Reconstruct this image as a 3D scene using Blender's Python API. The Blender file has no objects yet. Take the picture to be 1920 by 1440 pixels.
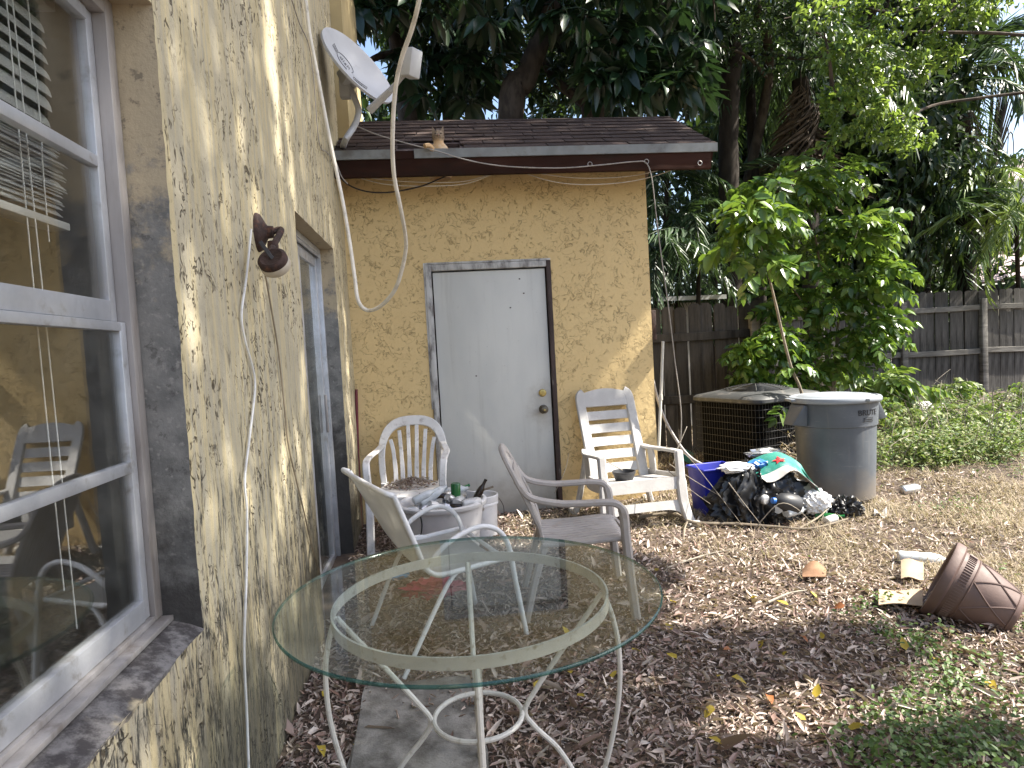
import bpy, bmesh, math, random
import numpy as np
from mathutils import Vector, Matrix, noise as mnoise
R = math.radians
random.seed(7); rng = np.random.default_rng(7)
scene = bpy.context.scene
COL = scene.collection

# ------------------------------------------------------------------ camera
F_PX = 1226.0
YAW, PITCH, ROLL = .10729, .0506, .0550
CAM = np.array([0., 0., 1.42])
_s, _c = math.sin, math.cos
f0 = np.array([_s(YAW)*_c(PITCH), _c(YAW)*_c(PITCH), -_s(PITCH)])
r0 = np.array([_c(YAW), -_s(YAW), 0]); u0 = np.cross(r0, f0)
rt = r0*_c(ROLL)-u0*_s(ROLL); up = u0*_c(ROLL)+r0*_s(ROLL)
cam_d = bpy.data.cameras.new('camera'); cam = bpy.data.objects.new('camera', cam_d); COL.objects.link(cam)
cam_d.sensor_width = 36; cam_d.lens = F_PX/1920*36; cam_d.clip_start = .05; cam_d.clip_end = 1000
cam.matrix_world = Matrix(((rt[0], up[0], -f0[0], CAM[0]), (rt[1], up[1], -f0[1], CAM[1]), (rt[2], up[2], -f0[2], CAM[2]), (0, 0, 0, 1)))
scene.camera = cam
def ray(px, py): return f0+(px-960)/F_PX*rt+(720-py)/F_PX*up
def gp(px, py, z=0.):
    d = ray(px, py); return CAM+d*((z-CAM[2])/d[2])
def yp(px, py, y):
    d = ray(px, py); return CAM+d*(y/d[1])
def xp(px, py, x):
    d = ray(px, py); return CAM+d*(x/d[0])

# ------------------------------------------------------------------ light
SUN = Vector((.64, -.10, .76)).normalized()          # towards the sun
SUN_STRENGTH, SKY_STRENGTH, EXPOSURE = 5.0, .11, 1.66
world = bpy.data.worlds.new('World'); scene.world = world; world.use_nodes = True
wn = world.node_tree.nodes; wl = world.node_tree.links
bg = wn['Background']; sky = wn.new('ShaderNodeTexSky'); sky.sky_type = 'NISHITA'; sky.sun_disc = False
sky.sun_elevation = math.asin(SUN.z); sky.sun_rotation = math.atan2(SUN.x, SUN.y)
sky.air_density = 1.0; sky.dust_density = 2.5; sky.ozone_density = 1.0
wl.new(sky.outputs[0], bg.inputs[0]); bg.inputs[1].default_value = SKY_STRENGTH
sl = bpy.data.lights.new('sun', 'SUN'); sl.energy = SUN_STRENGTH; sl.angle = R(.55); sl.color = (1, .94, .83)
so = bpy.data.objects.new('sun', sl); COL.objects.link(so); so.location = (6, 0, 12)
so.rotation_euler = SUN.to_track_quat('Z', 'Y').to_euler()
scene.view_settings.view_transform = 'Standard'; scene.view_settings.look = 'None'
scene.view_settings.exposure = EXPOSURE; scene.view_settings.gamma = 1; scene.view_settings.use_curve_mapping = False
scene.cycles.max_bounces = 8; scene.cycles.transparent_max_bounces = 16; scene.cycles.transmission_bounces = 6
scene.cycles.use_denoising = True

# ------------------------------------------------------------------ materials
class NT:
    def __init__(s, name):
        s.m = bpy.data.materials.new(name); s.m.use_nodes = True
        s.n = s.m.node_tree.nodes; s.l = s.m.node_tree.links
        s.p = s.n['Principled BSDF']; s.out = s.n['Material Output']
        tc = s.n.new('ShaderNodeTexCoord'); s.obj = tc.outputs['Object']
    def add(s, t, ins=None, **kw):
        x = s.n.new(t)
        for k, v in kw.items(): setattr(x, k, v)
        for k, v in (ins or {}).items():
            if hasattr(v, 'is_linked') or hasattr(v, 'links'): s.l.new(v, x.inputs[k])
            else: x.inputs[k].default_value = v
        return x
    def scale(s, v, sc):
        return s.add('ShaderNodeVectorMath', {0: v, 1: sc}, operation='MULTIPLY').outputs[0]
    def noise(s, scale, detail=3, rough=.55, dist=0, vec=None):
        return s.add('ShaderNodeTexNoise', {'Vector': vec or s.obj, 'Scale': scale, 'Detail': detail, 'Roughness': rough, 'Distortion': dist}).outputs['Fac']
    def step(s, v, a, b, lo=0., hi=1.):
        return s.add('ShaderNodeMapRange', {'Value': v, 'From Min': a, 'From Max': b, 'To Min': lo, 'To Max': hi}, interpolation_type='SMOOTHSTEP').outputs[0]
    def math(s, op, a, b=0.):
        return s.add('ShaderNodeMath', {0: a, 1: b}, operation=op).outputs[0]
    def mix(s, fac, a, b, mode='MIX'):
        def c(v): return (*v, 1) if isinstance(v, tuple) and len(v) == 3 else v
        return s.add('ShaderNodeMix', {0: fac, 6: c(a), 7: c(b)}, data_type='RGBA', blend_type=mode).outputs[2]
    def bump(s, h, strength=.5, dist=.01, nrm=None):
        ins = {'Height': h, 'Strength': strength, 'Distance': dist}
        if nrm is not None: ins['Normal'] = nrm
        return s.add('ShaderNodeBump', ins).outputs[0]
    def z(s):
        return s.add('ShaderNodeSeparateXYZ', {0: s.obj}).outputs
    def set(s, col=None, rough=None, nrm=None, metal=None, spec=None):
        for k, v in (('Base Color', col), ('Roughness', rough), ('Normal', nrm), ('Metallic', metal), ('Specular IOR Level', spec)):
            if v is None: continue
            if hasattr(v, 'links'): s.l.new(v, s.p.inputs[k])
            else: s.p.inputs[k].default_value = (*v, 1) if k == 'Base Color' and len(v) == 3 else v
        return s.m

def simple(name, col, rough=.6, var=.25, vs=6, bump=.0, bs=60, metal=0, dirt=None, dirt_amt=.5, ds=5, spec=.5, stretch=None, island=0):
    t = NT(name); v = t.scale(t.obj, stretch) if stretch else t.obj
    c2 = tuple(x*(1-var) for x in col)
    c = t.mix(t.step(t.noise(vs, 4, vec=v), .35, .65), col, c2)
    if island:
        g = t.add('ShaderNodeObjectInfo').outputs['Random']
        c = t.mix(t.math('MULTIPLY', g, island), c, tuple(x*.35 for x in col))
    if dirt:
        d = t.step(t.noise(ds, 6, .65, vec=v), .62-.25*dirt_amt, .78-.1*dirt_amt)
        c = t.mix(t.math('MULTIPLY', d, .85), c, dirt)
    n = t.bump(t.noise(bs, 4, vec=v), bump, .004) if bump else None
    return t.set(c, t.step(t.noise(vs*2, 2), .2, .8, rough-.07, rough+.1), n, metal, spec)

def leafmat(name, cols, rough=.45, transl=.3, spec=.5):
    t = NT(name); g = t.add('ShaderNodeNewGeometry').outputs['Random Per Island']
    cr = t.add('ShaderNodeValToRGB', {0: g}); e = cr.color_ramp.elements
    while len(e) < len(cols): e.new(.5)
    for i, c in enumerate(cols): e[i].position = i/(max(1, len(cols)-1)); e[i].color = (*c, 1)
    col = t.mix(t.math('MULTIPLY', t.noise(35, 3), .35), cr.outputs[0], tuple(x*.5 for x in cols[0]))
    t.set(col, rough, None, 0, spec)
    tr = t.add('ShaderNodeBsdfTranslucent', {'Color': t.mix(.5, col, (cols[-1][0]*1.3, cols[-1][1]*1.3, cols[-1][2]*.6))})
    mx = t.add('ShaderNodeMixShader', {0: transl, 1: t.p.outputs[0], 2: tr.outputs[0]})
    t.l.new(mx.outputs[0], t.out.inputs[0]); return t.m

def stucco(name, base, alt, gscale, streak=0., mildew=0., zref=0.):
    t = NT(name); P = t.obj
    if streak: P = t.scale(t.obj, (1, 1.35, .72))
    n1 = t.noise(gscale, 2, .5, 1.2); n2 = t.noise(gscale*1.9, 2, .5, .8, vec=t.add('ShaderNodeVectorMath', {0: P, 1: (3.1, 7.7, 1.3)}, operation='ADD').outputs[0])
    def contour(n, w): return t.step(t.math('ABSOLUTE', t.math('SUBTRACT', n, .5)), 0, w, 1, 0)
    m1 = t.step(t.noise(gscale*(.7 if not streak else 1.25), 2, vec=t.add('ShaderNodeVectorMath', {0: P, 1: (9, 2, 5)}, operation='ADD').outputs[0]), .47 if not streak else .535, .56 if not streak else .60)
    m2 = t.step(t.noise(gscale*(1.1 if not streak else 1.7), 2, vec=t.add('ShaderNodeVectorMath', {0: P, 1: (1, 12, 8)}, operation='ADD').outputs[0]), .53, .62)
    g = t.math('MAXIMUM', t.math('MULTIPLY', contour(n1, .018 if not streak else .05), m1), t.math('MULTIPLY', contour(n2, .024 if not streak else .06), m2))
    if streak:
        cl_ = t.step(t.noise(2.6, 4, .6), .40, .56, .12, 1.0)
        g = t.math('MULTIPLY', g, cl_)
    pit = t.step(t.noise(gscale*7, 3, .7), .66, .74)
    lump = t.noise(gscale*1.5, 3, .6); grain = t.noise(330, 3, .7)
    big = t.step(t.noise(1.1, 4, .6), .35, .65)
    c = t.mix(big, base, alt)
    z = t.z()[2]
    if streak:
        sv = t.scale(P, (1, 9, .55)); sn = t.step(t.noise(2.2, 4, .62, .3, vec=sv), .42, .60)
        c = t.mix(t.math('MULTIPLY', sn, streak), c, (base[0]*1.25, base[1]*1.16, base[2]*.88))
        sv2 = t.scale(P, (1, 14, .8)); s2 = t.step(t.noise(1.7, 5, .65, .2, vec=sv2), .56, .7)
        c = t.mix(t.math('MULTIPLY', s2, .35), c, (.30, .27, .21))
    c = t.mix(t.math('MULTIPLY', t.step(grain, .4, .75), .18), c, tuple(x*.6 for x in base))
    c = t.mix(t.math('MULTIPLY', pit, .35), c, (.12, .10, .07))
    c = t.mix(t.math('MULTIPLY', g, 0.95 if streak else .45), c, (.065, .05, .032) if streak else (.15, .10, .05))
    if mildew:
        mz = t.step(z, zref, zref+1.7, .17, -.03)
        mv = t.scale(P, (1, 3.2, 1.1))
        mn = t.math('ADD', t.noise(4.5, 8, .72, .6, vec=mv), mz)
        mf = t.step(mn, .60, .72)
        fine = t.step(t.noise(38, 5, .7, vec=t.scale(P, (1, 1.6, .6))), .40, .56)
        c = t.mix(t.math('MULTIPLY', t.math('MULTIPLY', mf, fine), mildew), c, (.045, .045, .04))
        # band of damp dirt at the foot
        ft = t.step(t.math('ADD', z, t.math('MULTIPLY', t.noise(7, 5), -.5)), zref-.25, zref+.12, .75, 0)
        c = t.mix(ft, c, (.07, .065, .05))
    h = t.math('ADD', t.math('MULTIPLY', g, -1.0), t.math('ADD', t.math('MULTIPLY', lump, .8), t.math('ADD', t.math('MULTIPLY', grain, .16), t.math('MULTIPLY', pit, -.25))))
    n = t.bump(h, .85, .007)
    return t.set(c, .88, n, 0, .25)

def glassmat(name, tint, refl=1.0, dirt=.05, ior=1.5):
    t = NT(name)
    tr = t.add('ShaderNodeBsdfTransparent', {'Color': (*tint, 1)})
    gl = t.add('ShaderNodeBsdfGlossy', {'Color': (1, 1, 1, 1), 'Roughness': .006})
    bf = t.add('ShaderNodeNewGeometry').outputs['Backfacing']      # both faces of the thin pane reflect alike
    fr = t.add('ShaderNodeFresnel', {'IOR': t.math('SUBTRACT', ior, t.math('MULTIPLY', bf, ior-1/ior))})
    fac = t.math('MINIMUM', t.math('MULTIPLY', fr.outputs[0], refl), 1.0)
    mx = t.add('ShaderNodeMixShader', {0: fac, 1: tr.outputs[0], 2: gl.outputs[0]})
    df = t.add('ShaderNodeBsdfDiffuse', {'Color': (.45, .46, .42, 1)})
    dn = t.math('MULTIPLY', t.step(t.noise(5, 6, .7), .35, .8), dirt)
    m2 = t.add('ShaderNodeMixShader', {0: dn, 1: mx.outputs[0], 2: df.outputs[0]})
    t.l.new(m2.outputs[0], t.out.inputs[0]); return t.m

MAT = {}
MAT['wall'] = stucco('house_stucco', (.47, .42, .305), (.41, .37, .275), 13, streak=.62, mildew=.95, zref=.30)
MAT['shed'] = stucco('shed_stucco', (.74, .555, .28), (.70, .52, .26), 15.5, mildew=.45, zref=-.6)
MAT['smoothwall'] = simple('smooth_wall_paint', (.50, .40, .21), .85, .15, 3, .2, 80)
def reveal_mat():
    t = NT('bare_cement_reveal'); z = t.z()[2]
    n = t.noise(9, 6, .7); paint = t.step(t.math('ADD', z, t.math('MULTIPLY', n, 1.1)), 2.25, 2.5)
    c = t.mix(t.step(t.noise(14, 5), .35, .65), (.22, .215, .20), (.15, .148, .14))
    c = t.mix(t.step(t.noise(60, 3), .55, .7), c, (.27, .26, .24))
    c = t.mix(paint, c, (.42, .35, .24))
    mo = t.step(t.math('ADD', z, t.math('MULTIPLY', t.noise(11, 6, .7), -.9)), .28, .78, 1, 0)
    c = t.mix(t.math('MULTIPLY', mo, .9), c, (.035, .032, .03))
    c = t.mix(t.math('MULTIPLY', t.step(t.noise(24, 6, .75), .56, .66), .55), c, (.06, .055, .05))
    return t.set(c, .9, t.bump(t.noise(45, 5, .65), .5, .006), 0, .2)
MAT['reveal'] = reveal_mat()
def sill_mat():
    t = NT('mouldy_sill'); n = t.step(t.noise(16, 7, .72), .40, .62)
    c = t.mix(n, (.055, .05, .05), (.19, .18, .175)); c = t.mix(t.step(t.noise(6, 5), .62, .72), c, (.42, .36, .24))
    return t.set(c, .9, t.bump(t.noise(50, 5), .6, .006), 0, .2)
MAT['sill'] = sill_mat()
MAT['alu'] = simple('oxidised_aluminium', (.52, .535, .565), .42, .18, 9, .1, 120, .55, (.25, .23, .20), .25, 14)
MAT['alu_dull'] = simple('dull_aluminium', (.36, .34, .33), .5, .25, 12, .15, 90, .3, (.16, .13, .11), .5, 10, stretch=(1, 1, .15))
MAT['glass'] = glassmat('window_glass', (.95, .96, .95), 1.5, .03)
MAT['glass_door'] = glassmat('door_glass', (.86, .90, .89), 1.6, .12)
MAT['glass_table'] = glassmat('table_glass', (.87, .91, .895), .75, .09)
def edgemat():
    t = NT('table_glass_edge'); t.set((.022, .085, .08), .12, None, 0, .7)
    tr = t.add('ShaderNodeBsdfTransparent', {'Color': (.35, .62, .56, 1)}); mx = t.add('ShaderNodeMixShader', {0: .6, 1: tr.outputs[0], 2: t.p.outputs[0]})
    t.l.new(mx.outputs[0], t.out.inputs[0]); return t.m
MAT['glass_edge'] = edgemat()
MAT['interior'] = simple('interior_paint', (.34, .30, .24), .9, .15)
MAT['dark'] = simple('dark_void', (.012, .011, .010), .9, .2)
MAT['blind'] = simple('blind_slat_vinyl', (.50, .495, .47), .5, .1, 5)
MAT['white_plastic'] = simple('weathered_white_resin', (.74, .72, .70), .5, .12, 7, .15, 70, 0, (.40, .36, .33), .45, 22)
MAT['rocker_plastic'] = simple('stained_white_resin', (.50, .485, .465), .55, .14, 9, .25, 60, 0, (.42, .40, .39), .55, 26)
MAT['taupe_plastic'] = simple('taupe_resin', (.40, .365, .34), .55, .14, 6, .15, 80, 0, (.30, .26, .22), .5, 16)
MAT['white_paint'] = simple('white_painted_tube', (.74, .74, .74), .35, .1, 9, .08, 90, 0, (.42, .36, .30), .2, 30)
MAT['cream_paint'] = simple('cream_painted_iron', (.64, .61, .56), .45, .12, 9, .15, 90, 0, (.28, .24, .18), .35, 40)
def slingmat():
    t = NT('sling_fabric'); c = t.mix(t.step(t.noise(7, 4), .35, .65), (.64, .63, .60), (.52, .51, .47))
    w = t.noise(300, 2, vec=t.scale(t.obj, (1, 1, 1))); t.set(c, .8, t.bump(w, .3, .002), 0, .3)
    tr = t.add('ShaderNodeBsdfTranslucent', {'Color': (.72, .71, .66, 1)}); mx = t.add('ShaderNodeMixShader', {0: .45, 1: t.p.outputs[0], 2: tr.outputs[0]})
    t.l.new(mx.outputs[0], t.out.inputs[0]); return t.m
MAT['sling'] = slingmat()
def doormat():
    t = NT('chalky_door_paint'); P = t.z(); x, z = P[0], P[2]
    c = t.mix(t.step(t.noise(2.4, 5, vec=t.scale(t.obj, (1, 1, .4))), .35, .65), (.61, .605, .565), (.54, .54, .51))
    st = t.step(t.noise(3.0, 6, .65, vec=t.scale(t.obj, (4.5, 1, .30))), .52, .72); c = t.mix(t.math('MULTIPLY', st, .35), c, (.42, .41, .38))
    # hand grime round the lock and splash-back at the foot
    dx = t.math('SUBTRACT', x, .29); dz = t.math('SUBTRACT', z, .88)
    r2 = t.math('ADD', t.math('MULTIPLY', t.math('MULTIPLY', dx, dx), 20), t.math('MULTIPLY', t.math('MULTIPLY', dz, dz), 9))
    gr = t.math('MULTIPLY', t.step(t.math('ADD', r2, t.math('MULTIPLY', t.noise(12, 5, .7), .9)), .35, 1.0, .5, 0), 1.0); c = t.mix(gr, c, (.30, .27, .23))
    ft = t.step(t.math('ADD', z, t.math('MULTIPLY', t.noise(8, 6, .7), -.45)), -.22, .22, .65, 0); c = t.mix(ft, c, (.30, .26, .21))
    c = t.mix(t.math('MULTIPLY', t.step(t.noise(42, 4, .7), .66, .72), .45), c, (.33, .31, .28))
    return t.set(c, .6, t.bump(t.noise(60, 4), .14, .004), 0, .4)
MAT['door'] = doormat()
MAT['door_frame'] = simple('peeling_frame_paint', (.56, .55, .53), .7, .2, 9, .5, 50, 0, (.06, .045, .04), .75, 13, stretch=(1, 1, .35))
MAT['dark_wood'] = simple('rotten_dark_wood', (.075, .05, .045), .8, .4, 12, .5, 50, 0, (.30, .28, .26), .25, 16, stretch=(1, 1, .2))
MAT['fascia'] = simple('dark_red_fascia', (.042, .017, .011), .85, .4, 5, .3, 40, 0, (.018, .012, .009), .6, 6, .15, stretch=(.25, 1, 1))
MAT['drip'] = simple('drip_edge_metal', (.22, .23, .225), .5, .2, 7, .1, 60, 0, (.13, .12, .11), .55, 9)
MAT['shingle'] = simple('asphalt_shingle', (.082, .058, .050), .95, .35, 18, .8, 300, 0, (.05, .042, .042), .5, 8, .2, island=.55)
MAT['dish'] = simple('dish_grey_paint', (.50, .51, .53), .45, .08, 4, .05, 60, 0, (.36, .36, .36), .2, 12)
MAT['dish_dark'] = simple('dish_logo_ink', (.14, .14, .15), .6, .1)
MAT['lnb'] = simple('lnb_plastic', (.52, .52, .52), .5, .1)
MAT['cable_white'] = simple('white_cable', (.72, .71, .68), .5, .1, 20, 0, 60, 0, (.40, .37, .33), .3, 30)
MAT['cable_cream'] = simple('aged_cream_cable', (.72, .67, .57), .5, .15, 20, 0, 60, 0, (.33, .28, .22), .4, 30)
MAT['cable_grey'] = simple('grey_cable', (.36, .33, .30), .6, .2, 20)
MAT['cable_beige'] = simple('beige_wire', (.30, .24, .16), .6, .3, 12)
MAT['cable_black'] = simple('black_cable', (.02, .016, .015), .5, .2)
MAT['rust'] = simple('rusty_lamp_metal', (.045, .021, .015), .75, .5, 22, .7, 90, 0, (.13, .05, .025), .4, 28)
MAT['lens'] = simple('dusty_lamp_lens', (.55, .48, .38), .35, .2, 14)
MAT['red_pole'] = simple('red_pole_paint', (.17, .018, .03), .5, .3, 12)
MAT['brass'] = simple('brass', (.55, .42, .16), .35, .2, 20, 0, 60, .9)
MAT['bronze'] = simple('dark_bronze', (.14, .12, .09), .35, .2, 20, 0, 60, .8)
MAT['white_bucket'] = simple('scuffed_white_tub', (.70, .69, .69), .5, .1, 5, .1, 60, 0, (.42, .41, .42), .3, 9)
MAT['green_glass'] = simple('green_bottle_glass', (.015, .12, .03), .12, .2)
MAT['brown_glass'] = simple('dark_bottle_glass', (.02, .012, .008), .12, .2)
MAT['can_white'] = simple('white_can_print', (.62, .62, .62), .4, .15, 30, 0, 60, .2, (.12, .12, .13), .4, 45)
MAT['can_silver'] = simple('silver_can', (.60, .60, .61), .3, .15, 30, 0, 60, .8)
MAT['clear_plastic'] = simple('clear_bottle_plastic', (.55, .58, .60), .2, .2, 20)
MAT['bin'] = simple('grey_bin_plastic', (.095, .110, .13), .5, .12, 5, .12, 70, 0, (.10, .11, .125), .4, 9)
def binmat():
    t = NT('scuffed_bin_plastic'); c = t.mix(t.step(t.noise(4, 5), .35, .65), (.100, .115, .135), (.080, .092, .108))
    sc_ = t.step(t.noise(9, 5, .7, vec=t.scale(t.obj, (1, 1, 6))), .60, .70); c = t.mix(t.math('MULTIPLY', sc_, .4), c, (.22, .23, .24))
    mud = t.step(t.math('ADD', t.z()[2], t.math('MULTIPLY', t.noise(7, 6, .7), -.35)), -.16, .14, .6, 0); c = t.mix(mud, c, (.20, .16, .12))
    run = t.step(t.noise(5, 5, .65, vec=t.scale(t.obj, (4, 4, .35))), .55, .72); c = t.mix(t.math('MULTIPLY', run, .35), c, (.17, .17, .165))
    return t.set(c, t.step(t.noise(8, 3), .2, .8, .40, .58), t.bump(t.noise(60, 4), .12, .003), 0, .5)
MAT['bin'] = binmat()
MAT['bin_lid'] = simple('grey_lid_plastic', (.26, .285, .315), .5, .12, 6, .12, 70, 0, (.18, .19, .2), .3, 9)
MAT['ink'] = simple('black_print', (.008, .008, .010), .6, .1)
MAT['bag'] = simple('black_bag_film', (.011, .011, .012), .34, .3, 6, .5, 14)
MAT['blue_bin'] = simple('blue_bin_plastic', (.010, .018, .30), .45, .2, 6)
MAT['carton_green'] = simple('green_carton_print', (.025, .22, .17), .5, .25, 14, 0, 60, 0, (.20, .42, .38), .5, 12)
MAT['carton_red'] = simple('red_print', (.55, .03, .035), .5, .15)
MAT['carton_white'] = simple('white_board', (.68, .65, .60), .8, .15, 9)
MAT['cardboard'] = simple('cardboard', (.42, .32, .22), .9, .2, 6, .2, 50)
MAT['brown_paper'] = simple('brown_paper', (.27, .15, .085), .9, .3, 9, .3, 50)
MAT['foam'] = simple('white_foam', (.74, .74, .74), .9, .12, 30, .6, 60)
MAT['blue_cap'] = simple('blue_plastic', (.03, .16, .55), .4, .2)
MAT['ac_top'] = simple('ac_cover_paint', (.055, .058, .06), .5, .15, 7, .1, 60, 0, (.16, .15, .14), .4, 12)
MAT['ac_panel'] = simple('ac_panel_paint', (.46, .44, .41), .6, .2, 6, .1, 60, 0, (.25, .21, .17), .5, 9)
MAT['ac_coil'] = simple('ac_coil_fins', (.006, .006, .006), .9, .3, 40, spec=.05)
MAT['ac_wire'] = simple('ac_guard_wire', (.03, .03, .03), .5, .3, 20)
MAT['pot'] = simple('brown_plastic_pot', (.125, .080, .068), .6, .14, 6, .12, 70, 0, (.12, .07, .06), .4, 8)
MAT['black_pot'] = simple('black_pot_plastic', (.035, .036, .04), .5, .2)
MAT['pvc'] = simple('weathered_pvc', (.60, .56, .48), .5, .15, 9)
MAT['fence'] = simple('weathered_fence_wood', (.165, .155, .142), .9, .35, 16, .6, 60, 0, (.018, .016, .015), .95, 7, .2, stretch=(1, 1, .16), island=.55)
MAT['fence_dark'] = simple('shade_darkened_fence_wood', (.11, .10, .09), .9, .35, 16, .6, 60, 0, (.012, .011, .010), .9, 7, .2, stretch=(1, 1, .16), island=.8)  # darker copy of the fence wood, with the section's shade put into the colour
MAT['fence_rail'] = simple('weathered_rail_wood', (.26, .245, .22), .9, .35, 16, .6, 60, 0, (.03, .026, .022), .6, 7, .2, stretch=(.16, .16, 1), island=.4)
MAT['bark'] = simple('grey_brown_bark', (.085, .068, .054), .95, .45, 14, .9, 30, 0, (.04, .032, .027), .5, 7, .2, stretch=(1, 1, .4))
MAT['palm_bark'] = simple('dark_palm_bark', (.042, .034, .028), .95, .4, 14, .9, 30, 0, (.03, .024, .02), .5, 7, .2, stretch=(1, 1, .3))
MAT['stem'] = simple('grey_stem', (.26, .215, .16), .9, .3, 14, .4, 60)
MAT['twig'] = simple('dry_twig', (.33, .29, .235), .9, .35, 20, .4, 60)
MAT['dry_frond'] = simple('dry_frond', (.10, .072, .048), .9, .4, 12)
MAT['concrete'] = simple('stained_concrete', (.30, .285, .26), .95, .45, 9, .8, 120, 0, (.08, .07, .058), .95, 8)
MAT['soil'] = simple('dark_soil', (.085, .060, .045), .98, .4, 9, .8, 60, 0, (.16, .12, .08), .45, 4)
MAT['roof_far'] = simple('mauve_roof', (.36, .28, .28), .9, .15, 4)
MAT['roof_white'] = simple('white_awning_metal', (.60, .60, .60), .6, .1)
MAT['white_block'] = simple('pale_block', (.55, .53, .50), .9, .15)
MAT['red_net'] = simple('red_net_bag', (.42, .04, .065), .7, .25)
MAT['blue_can'] = simple('blue_can_print', (.10, .30, .46), .35, .3, 25, 0, 60, .4)
MAT['cat'] = simple('ginger_fur', (.52, .31, .15), .9, .35, 14, .6, 200, 0, (.60, .46, .32), .5, 9)
def catmat():
    t = NT('tabby_cat_fur'); z = t.z()[2]; h = t.step(t.math('ADD', z, t.math('MULTIPLY', t.noise(40, 3), .02)), .085, .115)
    c = t.mix(t.step(t.noise(18, 4), .4, .6), (.55, .36, .19), (.62, .47, .31)); g = t.mix(t.step(t.noise(60, 3, .6, 1.0), .45, .55), (.30, .225, .155), (.17, .125, .085))
    return t.set(t.mix(h, c, g), .9, t.bump(t.noise(220, 3), .6, .003), 0, .2)
MAT['cat'] = catmat()
MAT['cat_grey'] = simple('tabby_fur', (.27, .20, .14), .9, .3, 22, .6, 200, 0, (.42, .30, .19), .5, 22)
MAT['cat_eye'] = simple('cat_eye', (.02, .018, .01), .2, .1)
MAT['cat_nose'] = simple('cat_nose', (.35, .16, .13), .6, .1)
MAT['hub'] = simple('fan_hub', (.10, .10, .10), .6, .1)
MAT['litter'] = leafmat('dry_leaf_litter', [(.14, .075, .06), (.29, .205, .175), (.47, .385, .335), (.60, .52, .455), (.22, .12, .09), (.70, .62, .55)], .5, .10, .45)
MAT['straw'] = leafmat('dry_grass', [(.30, .235, .16), (.48, .40, .29), (.58, .50, .385), (.39, .305, .215), (.22, .215, .085)], .75, .2, .2)
MAT['yellow_leaf'] = leafmat('yellow_leaf', [(.40, .30, .035), (.48, .36, .05)], .5, .25)
MAT['rust_leaf'] = leafmat('rust_leaf', [(.26, .085, .025), (.32, .12, .035)], .5, .2)
MAT['weed'] = leafmat('weed_green', [(.040, .085, .020), (.075, .145, .030), (.11, .19, .045), (.16, .22, .065)], .5, .35)
MAT['weed_far'] = leafmat('weed_sunny_green', [(.05, .095, .028), (.11, .18, .045), (.20, .26, .08), (.30, .28, .13), (.15, .24, .05)], .55, .35)
MAT['schef'] = leafmat('umbrella_tree_leaf', [(.014, .034, .016), (.022, .05, .022), (.034, .068, .026)], .30, .18, .6)
MAT['dark_leaf'] = leafmat('dark_green_leaf', [(.012, .03, .012), (.025, .055, .018), (.045, .085, .024), (.07, .11, .035)], .42, .25)
MAT['bright_leaf'] = leafmat('bright_green_leaf', [(.05, .11, .028), (.10, .19, .042), (.17, .27, .06), (.25, .33, .085)], .40, .42)
MAT['shrub_leaf'] = leafmat('shrub_green_leaf', [(.030, .075, .020), (.07, .15, .03), (.12, .22, .04), (.20, .30, .055)], .32, .36, .6)
MAT['palm_leaf'] = leafmat('palm_leaf', [(.022, .05, .022), (.045, .09, .034), (.075, .125, .045)], .4, .25)
MAT['cane_leaf'] = leafmat('cane_palm_leaf', [(.10, .17, .04), (.17, .26, .06), (.24, .31, .09)], .35, .35)

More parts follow.
